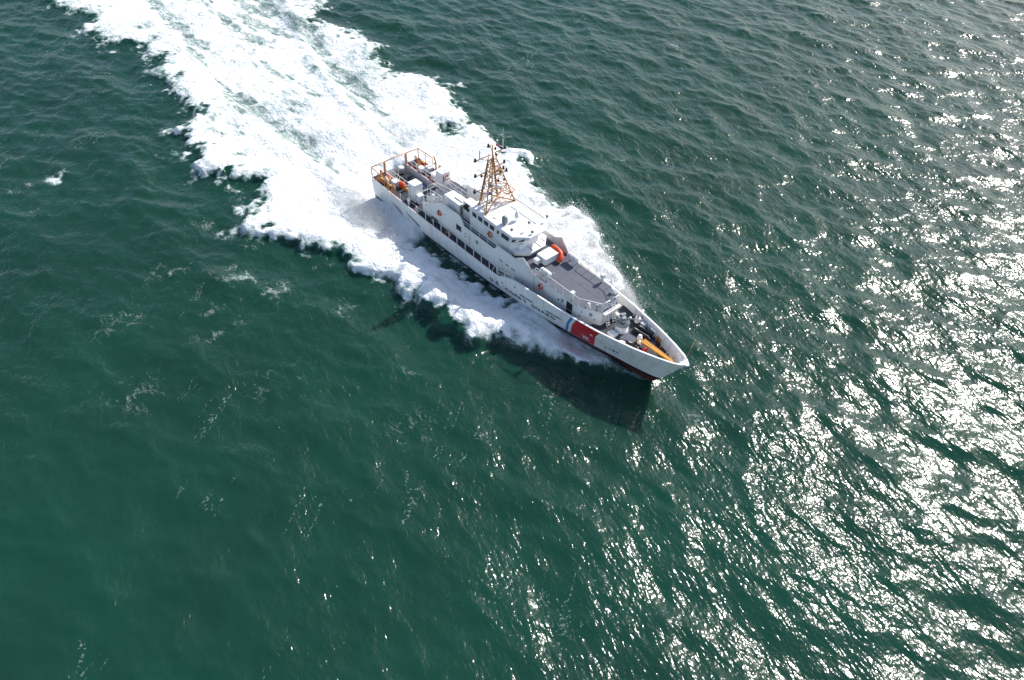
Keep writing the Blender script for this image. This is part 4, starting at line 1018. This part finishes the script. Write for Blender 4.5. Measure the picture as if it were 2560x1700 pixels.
# ---- stern: boat bay, gate, lockers, buff rails
g = G()
g.plate([(0.15, -1.5, 0.75), (6.3, -1.5, 1.5), (6.3, 1.5, 1.5), (0.15, 1.5, 0.75)], 0.08); bay = g.build('bay_floor', 'deck_dark', ship)
for s in (-1, 1):
    g = G(); g.plate([(0.1, s*1.5, 0.6), (6.3, s*1.5, 1.3), (6.3, s*1.5, 3.12), (0.1, s*1.5, 3.12)], 0.08*(-1 if s > 0 else 1)); g.build('bay_wall', 'cream_paint', bay)
g = G(); g.box(6.2, 6.28, -1.5, 1.5, 1.4, 3.08); g.build('bay_end_wall', 'cream_paint', bay)
g = G(); g.box(-0.06, 0.12, -1.5, 1.5, 0.6, 2.95); g.build('stern_gate', 'cream_paint', ship, bevel=0.03)
for s in (-1, 1):
    g = G(); g.box(6.40, 7.70, min(s*1.45, s*2.62), max(s*1.45, s*2.62), 3.09, 5.32); b = g.build('exhaust_casing', 'white_paint', ship, bevel=0.04)
    g = G(); g.prism([(6.40, s*1.45), (6.40, s*2.62), (7.7, s*2.62), (7.7, s*1.45)], 5.32, lambda x, y: 5.42 if x > 7 else 5.36); g.build('casing_lid', 'white_paint', b)
    g = G(); yy = s*2.625; g.box(6.72, 6.80, yy-0.02, yy+0.02, 3.5, 5.0); g.build('door_slot', 'grey_steel', b)
    if s < 0: g = G(); g.box(7.71, 8.35, min(s*1.75, s*2.45), max(s*1.75, s*2.45), 3.09, 4.25); g.build('casing_box', 'white_paint', b, bevel=0.03)
    # buff stern rails
    R_ = dict(mat='buff_paint', r=0.03, post_r=0.05, top_r=0.065, foot=False, name='stern_rail')
    railing([(2.9, s*3.62, 3.12), (0.02, s*3.5, 3.12)], 1.40, 1.45, (1.0, 0.7, 0.4), **R_)
    g = G(); g.tube([(3.6, s*3.6, 3.1), (3.55, s*3.62, 4.2), (3.2, s*3.62, 4.9)], 0.10, 8); g.tube([(3.6, s*3.55, 3.1), (3.7, s*3.5, 3.9), (3.4, s*3.45, 4.1)], 0.08, 8); g.build('boat_davit', 'buff_paint', ship)
    g = G(); g.tube([(4.35, s*3.5, 3.1), (4.35, s*3.5, 4.0), (4.5, s*3.5, 4.25), (4.75, s*3.5, 4.25), (4.9, s*3.5, 4.0), (4.9, s*3.5, 3.1)], 0.09, 8); g.build('hoop_vent', 'buff_paint', ship)
    g = G(); g.tube([(0.55, s*2.6, 3.1), (0.55, s*2.6, 3.9), (0.65, s*2.6, 4.1), (0.85, s*2.6, 4.1), (0.95, s*2.6, 3.9), (0.95, s*2.6, 3.1)], 0.09, 8); g.build('hoop_vent', 'buff_paint', ship)
    railing([(0.2, s*1.62, 3.1), (6.2, s*1.62, 3.1)], 1.0, 1.0, (1.0, 0.5), r=0.03)
    for x, y in ((1.3, 3.05), (1.7, 3.05), (3.3, 3.1)):
        g = G(); g.lathe([(0.14, 0), (0.14, 0.32), (0.2, 0.35), (0.2, 0.42)], (x, s*y, 3.09), 'Z', 12); g.build('bollard', 'buff_paint', ship)
    g = G(); g.box(0.5, 2.5, min(s*2.75, s*3.4), max(s*2.75, s*3.4), 3.095, 3.13); g.build('bollard_base', 'rust_red', ship)
    g = G(); g.box(0.3, 6.0, min(s*1.56, s*1.85), max(s*1.56, s*1.85), 3.095, 3.115); g.build('bay_margin', 'rust_red', ship)
    g = G(); g.lathe([(0.40, 0), (0.40, 0.12), (0.3, 0.2)], (1.6, s*2.3, 3.09), 'Z', 16); g.torus((1.6, s*2.3, 3.35), 0.28, 0.09, 'Z', 18, 6); g.build('mooring_winch', 'buff_paint', ship)
railing([(0.0, -3.5, 3.12), (-0.02, -1.6, 3.12)], 1.40, 1.9, (1.0,), mat='buff_paint', r=0.05, post_r=0.06, top_r=0.065, foot=False, name='stern_rail')
railing([(0.0, 3.5, 3.12), (-0.02, 1.6, 3.12)], 1.40, 1.9, (1.0,), mat='buff_paint', r=0.05, post_r=0.06, top_r=0.065, foot=False, name='stern_rail')
g = G(); g.tube([(-0.02, -1.6, 4.52), (-0.06, 0, 4.55), (-0.02, 1.6, 4.52)], 0.065, 8); g.build('gate_rail', 'buff_paint', ship)
for s in (-1, 1):
    g = G(); g.box(-0.12, 0.14, s*1.6-0.11, s*1.6+0.11, 3.1, 4.55); g.build('gate_post', 'buff_paint', ship, bevel=0.02)
g = G(); g.tube([(0.0, 1.75, 4.5), (-0.4, 1.55, 6.9)], 0.018, 5); g.build('ensign_staff', 'buff_paint', ship)
# fire cabinet on the port casing, yellow hydrant
g = G(); g.box(7.705, 7.78, 1.6, 2.3, 4.35, 5.05); fc = g.build('fire_cabinet', 'red_paint', ship)
g = G(); g.box(7.785, 7.80, 1.95, 2.25, 4.4, 5.0); g.build('cabinet_window', 'grey_steel', fc)
g = G(); g.lathe([(0.16, 0), (0.16, 0.4), (0.12, 0.45), (0.16, 0.55), (0.16, 0.7), (0.08, 0.78)], (4.9, -2.0, 3.09), 'Z', 12); g.build('hydrant', 'yellow_paint', ship)
g = G(); g.lathe([(0.18, 0), (0.18, 0.5), (0.22, 0.55), (0.2, 0.8), (0.1, 0.9)], (7.4, -3.3, 3.09), 'Z', 12); g.build('mushroom_vent', 'cream_dome', ship)

# ------------------------------------------------------------------ loose things aboard
def life_ring(x, y, z, label, R=0.30, axis='Y'):
    g = G(); g.torus((x, y, z), R, 0.085, axis, 28, 8)
    o = g.build('life_ring', 'orange_fabric', loc=(x, y, z)); tag(o, label, 'life ring', 'orange life rings along the starboard side')
    for k in range(4):
        a = math.pi/4 + k*math.pi/2; c = (x+R*math.cos(a), y, z+R*math.sin(a))
        g = G(); d = Vector((-math.sin(a), 0, math.cos(a)))*0.05; p = Vector(c)
        g.tube([p-d, p+d], 0.095, 8); g.build('band', 'white_paint', o)
    g = G(); g.tube([(x-0.1, y, z-0.16), (x-0.1, y, z+0.1)], 0.05, 6); g.build('holder', 'dark_steel', o)
life_ring(12.9, -3.0, 4.7, 'orange life ring on the side wall near the stern, beside the aft rail')
life_ring(21.1, -2.44, 6.22, 'orange life ring on the pilothouse side below its windows')
life_ring(29.4, -2.62, 4.5, 'orange life ring on the forward deckhouse side, nearest the bow')

# orange inflatable tube slung round the corner of the white locker
def rescue_tube():
    pts = []
    for p in [(26.75, 1.55, 5.62), (26.75, 1.55, 6.1), (27.05, 1.5, 6.22), (27.6, 1.45, 6.2), (28.1, 1.42, 6.1), (28.42, 1.2, 5.95), (28.5, 0.95, 5.75), (28.45, 0.8, 5.5)]: pts.append(Vector(p))
    fine = []
    for i in range(len(pts)-1):
        for k in range(4): fine.append(pts[i].lerp(pts[i+1], k/4))
    fine.append(pts[-1])
    for _ in range(3):
        fine = [fine[0]] + [(fine[i-1]+fine[i]*2+fine[i+1])/4 for i in range(1, len(fine)-1)] + [fine[-1]]
    g = G(); g.tube(fine, 0.26, 12); o = g.build('rescue_tube', 'orange_fabric')
    tag(o, 'fat orange inflatable tube curled around the white locker before the pilothouse', 'float')
    for k in (5, 12, 18, 24):
        g = G(); p = fine[k]; d = (fine[k+1]-fine[k-1]).normalized()*0.05; g.tube([p-d, p+d], 0.272, 12); g.build('strap', 'red_paint', o)
    g = G(); g.tube([p+Vector((0.0, 0.05, 0.27)) for p in fine[6:22]], 0.02, 5); g.build('grab_rope', 'cream_paint', o)
rescue_tube()
def canister(y, label):
    c = (29.4, y, 6.07)
    g = G(); g.lathe([(0.10, -0.68), (0.26, -0.64), (0.31, -0.55), (0.31, -0.02), (0.335, -0.02), (0.335, 0.02), (0.31, 0.02), (0.31, 0.55), (0.26, 0.64), (0.10, 0.68)], c, 'X', 18)
    o = g.build('life_raft_canister', 'white_paint', loc=c); tag(o, label, 'life raft', 'life raft canisters on the upper deck')
    for x in (-0.35, 0.35):
        g = G(); g.lathe([(0.318, -0.03), (0.318, 0.03)], (c[0]+x, c[1], c[2]), 'X', 18); g.build('strap', 'grey_steel', o)
canister(-1.95, 'white life raft canister on its rack at the starboard rail of the upper deck')
canister(1.95, 'white life raft canister at the far port rail of the upper deck')

def fender(p, q, label, r=0.22):
    p, q = Vector(p), Vector(q); d = (q-p); L = d.length; u = d/L
    g = G(); prof = [(0.0, 0.06), (0.02, r*0.7), (0.10, r*0.95), (0.2, r), (L-0.2, r), (L-0.10, r*0.95), (L-0.02, r*0.7), (L, 0.06)]
    for i in range(len(prof)-1):
        g.tube([p+u*prof[i][0], p+u*prof[i+1][0]], prof[i][1], 14, prof[i+1][1], cap=(i in (0, len(prof)-2)))
    o = g.build('fender', 'black_rubber'); tag(o, label, 'fender', 'black fenders on the foredeck')
    g = G(); g.torus(tuple(q+u*0.05), 0.07, 0.025, 'Y', 12, 6); g.build('end_ring', 'cream_paint', o)
    g = G(); g.tube([p+u*0.25+Vector((0, 0, r*1.02)), p+u*0.62+Vector((0, 0, r*1.02))], 0.035, 5); g.build('label_strip', 'cream_dome', o)
fender((39.35, 0.78, 3.84), (41.3, 0.98, 3.84), 'long black fender beside the yellow crane post, inboard of its pair')
fender((39.4, 1.42, 3.84), (41.3, 1.58, 3.84), 'long black fender lying outboard of its pair toward the port bulwark')
fender((40.15, -1.05, 3.82), (41.45, -0.82, 3.82), 'black fender lying along the near starboard bulwark by the white ring', r=0.17)
g = G(); g.ball((38.95, 1.93, 4.02), 0.42, 18, (0.92, 0.92, 1)); by = g.build('round_fender', 'cream_dome', loc=(38.95, 1.93, 4.02)); tag(by, 'big white ball fender standing against the port bulwark', 'fender')
g = G(); g.lathe([(0.10, 0.36), (0.12, 0.42), (0.05, 0.5)], (38.95, 1.93, 4.02), 'Z', 10); g.build('neck', 'dark_steel', by)
g = G(); g.torus((40.0, -1.55, 3.72), 0.33, 0.10, 'Z', 26, 8); wr = g.build('float_ring', 'white_paint', loc=(40.0, -1.55, 3.72)); tag(wr, 'white float ring lying on the foredeck beside the starboard bulwark', 'float ring')
g = G(); g.box(39.95, 40.05, -1.88, -1.22, 3.70, 3.84); g.build('strap', 'cream_dome', wr)
g = G(); g.box(38.15, 39.0, -1.62, -0.92, 3.61, 3.98); ch = g.build('deck_chest', 'white_paint', bevel=0.09); tag(ch, 'low white rounded chest on the foredeck beside the gun mount', 'chest')
g = G(); g.box(38.13, 39.02, -1.64, -0.90, 3.80, 3.84); g.build('lid_seam', 'cream_paint', ch)

# rescue boat in the stern bay
def boat():
    t = thing('rescue_boat', 'grey rescue boat with black engine and blue canvas cover in the stern bay', 'boat', (3.0, 0, 1.35))
    def hb(x): return float(np.interp(x, [0.5, 1.2, 4.2, 5.2, 5.75], [0.85, 0.95, 0.95, 0.65, 0.1]))
    g = G(); xs = np.linspace(0.6, 5.7, 14); vs = []
    for x in xs:
        x = float(x); k = 1.35+0.02*x + max(0, x-4.4)*0.35
        vs += [(x, -hb(x), 2.15), (x, -hb(x)*0.6, k+0.25), (x, 0, k), (x, hb(x)*0.6, k+0.25), (x, hb(x), 2.15)]
    g.add(vs, [(5*i+j, 5*i+5+j, 5*i+6+j, 5*i+1+j) for i in range(13) for j in range(4)] + [(0, 1, 2, 3, 4)] + [tuple(5*i for i in range(14)) + tuple(5*i+4 for i in range(13, -1, -1))], False)
    g.build('hull', 'grey_steel', t)
    for s in (-1, 1):
        g = G(); g.tube([(float(x), s*(hb(float(x))+0.02), 2.22+max(0, float(x)-4.4)*0.2) for x in xs], 0.2, 10); g.build('tube', 'grey_steel', t)
    g = G(); g.box(2.3, 3.0, -0.35, 0.35, 2.16, 2.95); c = g.build('console', 'black_rubber', t, bevel=0.06)
    g = G(); g.box(2.9, 2.95, -0.3, 0.3, 2.95, 3.3); g.build('windscreen', 'window_glass', c)
    g = G(); g.box(1.35, 1.95, -0.5, 0.5, 2.16, 2.7); g.build('seat', 'black_rubber', t, bevel=0.08)
    g = G(); g.box(0.5, 1.0, -0.45, 0.45, 2.1, 2.75); g.build('engine', 'black_rubber', t, bevel=0.1)
    g = G()
    for s in (-1, 1): g.tube([(1.0, s*0.55, 2.2), (1.2, s*0.35, 3.5), (1.2, 0, 3.6)], 0.05, 6)
    a = g.build('radar_arch', 'white_paint', t)
    g = G(); g.lathe([(0.1, 0), (0.36, 0.05), (0.38, 0.14), (0.3, 0.22)], (1.2, 0.0, 3.6), 'Z', 16); g.build('radome', 'white_paint', a)
    g = G(); vs = []
    n = 10
    for i in range(n+1):
        for j in range(n+1):
            x = 3.25+i*0.22; w = hb(x)+0.05; y = -w + 2*w*j/n
            z = 2.45 + 0.45*math.exp(-((x-3.9)/0.8)**2)*(1-(y/w)**2) + 0.04*math.sin(9*x+5*y) - 0.1*abs(y/w)**3
            vs.append((x, y, z))
    g.add(vs, [(i*(n+1)+j, (i+1)*(n+1)+j, (i+1)*(n+1)+j+1, i*(n+1)+j+1) for i in range(n) for j in range(n)], True); g.build('cover', 'blue_canvas', t, label='blue canvas boat cover')
boat()

# gear on the stern deck
def crate(x, y, z, lx, ly, lz, label, mat='white_paint'):
    g = G(); g.box(x-lx/2, x+lx/2, y-ly/2, y+ly/2, z, z+lz*0.7); o = g.build('deck_crate', mat, bevel=0.03); tag(o, label, 'crate')
    g = G(); g.box(x-lx/2-0.03, x+lx/2+0.03, y-ly/2-0.03, y+ly/2+0.03, z+lz*0.7, z+lz); g.build('lid', mat, o, bevel=0.04)
crate(3.1, -2.2, 3.10, 0.8, 0.7, 0.62, 'white lidded crate on the starboard stern deck beside the orange float bag')
crate(2.7, 2.05, 3.10, 0.7, 0.6, 0.6, 'white crate on the port stern deck, nearest the stern rail')
crate(3.35, 2.75, 3.10, 0.75, 0.7, 0.75, 'white crate on the port stern deck beside the black bag')
crate(5.2, 2.2, 3.10, 0.8, 0.7, 0.95, 'white crate on the port side next to the tall casing with the red cabinet')
g = G(); g.lathe([(0.26, 0), (0.33, 0.12), (0.34, 0.5), (0.28, 0.72), (0.1, 0.82)], (4.05, -1.95, 3.10), 'Z', 16); ob = g.build('float_bag', 'orange_fabric'); tag(ob, 'orange float bag standing on the starboard stern deck', 'bag')
g = G(); g.torus((4.05, -1.95, 3.5), 0.35, 0.03, 'Z', 20, 6); g.build('strap', 'red_paint', ob)
g = G(); g.lathe([(0.12, -0.1), (0.40, -0.08), (0.42, 0), (0.40, 0.08), (0.12, 0.1)], (2.2, -2.85, 3.53), 'Y', 20); rl = g.build('hose_reel', 'white_paint'); tag(rl, 'white hose reel standing by the starboard stern rail', 'reel')
g = G(); g.tube([(2.2, -2.85, 3.09), (2.2, -2.85, 3.53)], 0.05, 6); g.build('foot', 'grey_steel', rl)
g = G(); vs = []
for i in range(9):
    for j in range(9):
        u, v = i/8, j/8; x = 3.85+0.95*u; y = 2.25+1.0*v
        h = 0.75*(math.sin(math.pi*u)*math.sin(math.pi*v))**0.5 if 0 < i < 8 and 0 < j < 8 else 0.0
        vs.append((x, y, 3.095+h*(1+0.15*math.sin(7*u+11*v))))
g.add(vs, [(i*9+j, i*9+9+j, i*9+10+j, i*9+j+1) for i in range(8) for j in range(8)], True)
bg = g.build('gear_bag', 'black_rubber'); tag(bg, 'black heap of covered gear on the port stern deck', 'bag')
g = G(); g.lathe([(0.45, 0), (0.5, 0.3), (0.4, 0.75), (0.15, 0.95)], (8.35, 2.05, 3.10), 'Z', 14); cv = g.build('covered_winch', 'beige_canvas'); tag(cv, 'beige canvas covered winch beside the tall casing with the red fire cabinet', 'winch')
g = G(); g.torus((8.35, 2.05, 3.35), 0.5, 0.03, 'Z', 18, 6); g.build('lashing', 'rope_tan', cv)
# gear along the starboard walkway
g = G(); g.box(11.4, 12.5, -3.3, -2.95, 3.10, 3.45); wk = g.build('tool_box', 'dark_steel', bevel=0.02); tag(wk, 'dark tool box on the starboard walkway below the aft life ring', 'box')
g = G(); g.box(11.8, 12.1, -3.32, -3.29, 3.2, 3.35); g.build('plate', 'cream_paint', wk)
for k, (x, lab) in enumerate(((14.6, 'tan mooring rope coil on the starboard walkway, the one nearer the stern'), (15.2, 'tan mooring rope coil on the starboard walkway, the one nearer the bow'))):
    g = G()
    for j in range(3): g.torus((x, -3.2, 3.14+0.07*j), 0.2-0.03*j, 0.045, 'Z', 18, 6)
    rc = g.build('rope_coil', 'rope_tan'); tag(rc, lab, 'rope', 'rope coils on the walkway')

# flag at the mast head
def flag():
    g = G(); n = 12; m_ = 6; vs = []
    cols = {}
    o0 = Vector((18.62, 0.30, 15.15)); du = Vector((0.05, 1.05, -0.95)); dv = Vector((-0.1, 0.10, -0.42))
    for i in range(n+1):
        for j in range(m_+1):
            u, v = i/n, j/m_; p = o0 + du*u + dv*v + Vector((0.12*math.sin(5*u+v), 0, 0.03*math.sin(8*u)))
            vs.append(p)
    f = [(i*(m_+1)+j, (i+1)*(m_+1)+j, (i+1)*(m_+1)+j+1, i*(m_+1)+j+1) for i in range(n) for j in range(m_)]
    a = [q for k, q in enumerate(f) if k // m_ < 7]; b = [q for k, q in enumerate(f) if k // m_ >= 7]
    def sub(name, fs, mat, parent=None):
        used = sorted({i for q in fs for i in q}); mp = {k: i for i, k in enumerate(used)}
        gg = G(); gg.add([vs[k] for k in used], [tuple(mp[i] for i in q) for q in fs], True); return gg.build(name, mat, parent)
    fl = sub('flag', a, 'pink_cloth'); tag(fl, 'small red and navy flag streaming from the mast head', 'flag')
    sub('canton', b, 'navy_cloth', fl)
flag()

# ------------------------------------------------------------------ spray
def spray():
    rng = np.random.default_rng(77)
    P = []; R = []
    def emit(n, xa, xb, side, spread, hmax, edge, size=(0.012, 0.034)):
        x = rng.uniform(xa, xb, n)
        ex = np.array([p[0] for p in edge]); ey = np.array([abs(p[1]) for p in edge]); o = np.argsort(ex)
        y0 = np.interp(x, ex[o], ey[o])
        clump = np.clip(0.5 + 0.6*np.sin(x*2.1 + 1.3*np.sin(x*0.9)) * np.sin(x*0.77+side) + 0.4*np.sin(x*5.3+2*np.sin(x*1.7)), 0, 2)
        dy = rng.normal(-1.7, 1.0, n)*spread
        base = np.interp(x, [-10, 0, 10, 18, 26, 33, 37, 40, 43], [.4, .6, .8, 1.1, 1.5, 1.6, 1.2, 0.8, 0.2])
        prof = np.exp(-((dy+1.8)/1.8)**2)
        h = base*prof*0.9 + rng.exponential(0.33, n)*hmax*(0.35+clump)*np.exp(-((dy+1.3)/1.8/spread)**2)
        P.append(np.stack([x, side*(y0+dy), np.minimum(h, 4.0)], 1)); R.append(rng.uniform(size[0], size[1], n)**1.0)
    emit(60000, 12, 40, 1, 0.9, 0.9, PORT_EDGE[:18]); emit(40000, 18, 37, 1, 0.9, 1.5, PORT_EDGE[:10])
    emit(32000, 13, 35, -1, 0.6, 0.5, STBD_EDGE, (0.007, 0.015))
    # drifting veil off the quarter
    n = 60000; x = rng.normal(2.5, 4.5, n); y = -6.6 + rng.normal(0, 1.4, n) - 0.10*(x-2); z = np.abs(rng.normal(0.6, 0.8, n))
    keep = y < -4.0
    P.append(np.stack([x, y, z], 1)[keep]); R.append(rng.uniform(0.009, 0.022, n)[keep])
    n = 7000; x = rng.normal(-9, 4, n); y = 8.2 + rng.normal(0, 1.3, n); z = np.abs(rng.normal(0.5, 0.7, n))
    P.append(np.stack([x, y, z], 1)); R.append(rng.uniform(0.012, 0.03, n))
    P = np.concatenate(P); R = np.concatenate(R)
    hb = np.array([hull_y(float(a), 1.5) if a > 0 else 0.0 for a in P[:, 0]])
    ok = np.abs(P[:, 1]) > hb + 0.25
    P = P[ok]; R = R[ok]
    tet = np.array([(1, 1, 1), (1, -1, -1), (-1, 1, -1), (-1, -1, 1)], float)/1.2
    ang = rng.uniform(0, 6.28, len(P)); c, s = np.cos(ang), np.sin(ang)
    T = np.empty((len(P), 4, 3)); 
    for k in range(4):
        T[:, k, 0] = tet[k, 0]*c - tet[k, 1]*s; T[:, k, 1] = tet[k, 0]*s + tet[k, 1]*c; T[:, k, 2] = tet[k, 2]
    V = (P[:, None, :] + T*R[:, None, None]).reshape(-1, 3)
    base = (np.arange(len(P))*4)[:, None, None]
    F = (base + np.array([(0, 1, 2), (0, 3, 1), (0, 2, 3), (1, 3, 2)])[None]).reshape(-1, 3)
    me = bpy.data.meshes.new('sea_spray')
    me.vertices.add(len(V)); me.vertices.foreach_set('co', V.astype(np.float32).ravel())
    me.loops.add(F.size); me.loops.foreach_set('vertex_index', F.astype(np.int32).ravel())
    me.polygons.add(len(F)); me.polygons.foreach_set('loop_start', np.arange(0, F.size, 3, dtype=np.int32))
    me.polygons.foreach_set('use_smooth', np.ones(len(F), dtype=bool))
    me.update(calc_edges=True)
    o = bpy.data.objects.new('sea_spray', me); COL.objects.link(o)
    mt, nt, out = nodes_of('spray_white')                      # droplets pass light through as well as scatter it
    df = nt.nodes.new('ShaderNodeBsdfDiffuse'); tl = nt.nodes.new('ShaderNodeBsdfTranslucent'); mx = nt.nodes.new('ShaderNodeMixShader')
    nz = N(nt, 'ShaderNodeTexNoise', Scale=2.0); rp_ = nt.nodes.new('ShaderNodeValToRGB')
    rp_.color_ramp.elements[0].color = (0.84, 0.86, 0.87, 1); rp_.color_ramp.elements[1].color = (0.92, 0.93, 0.94, 1)
    nt.links.new(nz.outputs[0], rp_.inputs[0]); nt.links.new(rp_.outputs[0], df.inputs[0]); nt.links.new(rp_.outputs[0], tl.inputs[0])
    nt.links.new(df.outputs[0], mx.inputs[1]); nt.links.new(tl.outputs[0], mx.inputs[2]); nt.links.new(mx.outputs[0], out.inputs['Surface'])
    MATS['spray_white'] = mt; me.materials.append(mt)
    tag(o, 'white droplets thrown up from the bow wave on both sides of the ship', 'spray', kind='stuff')
spray()
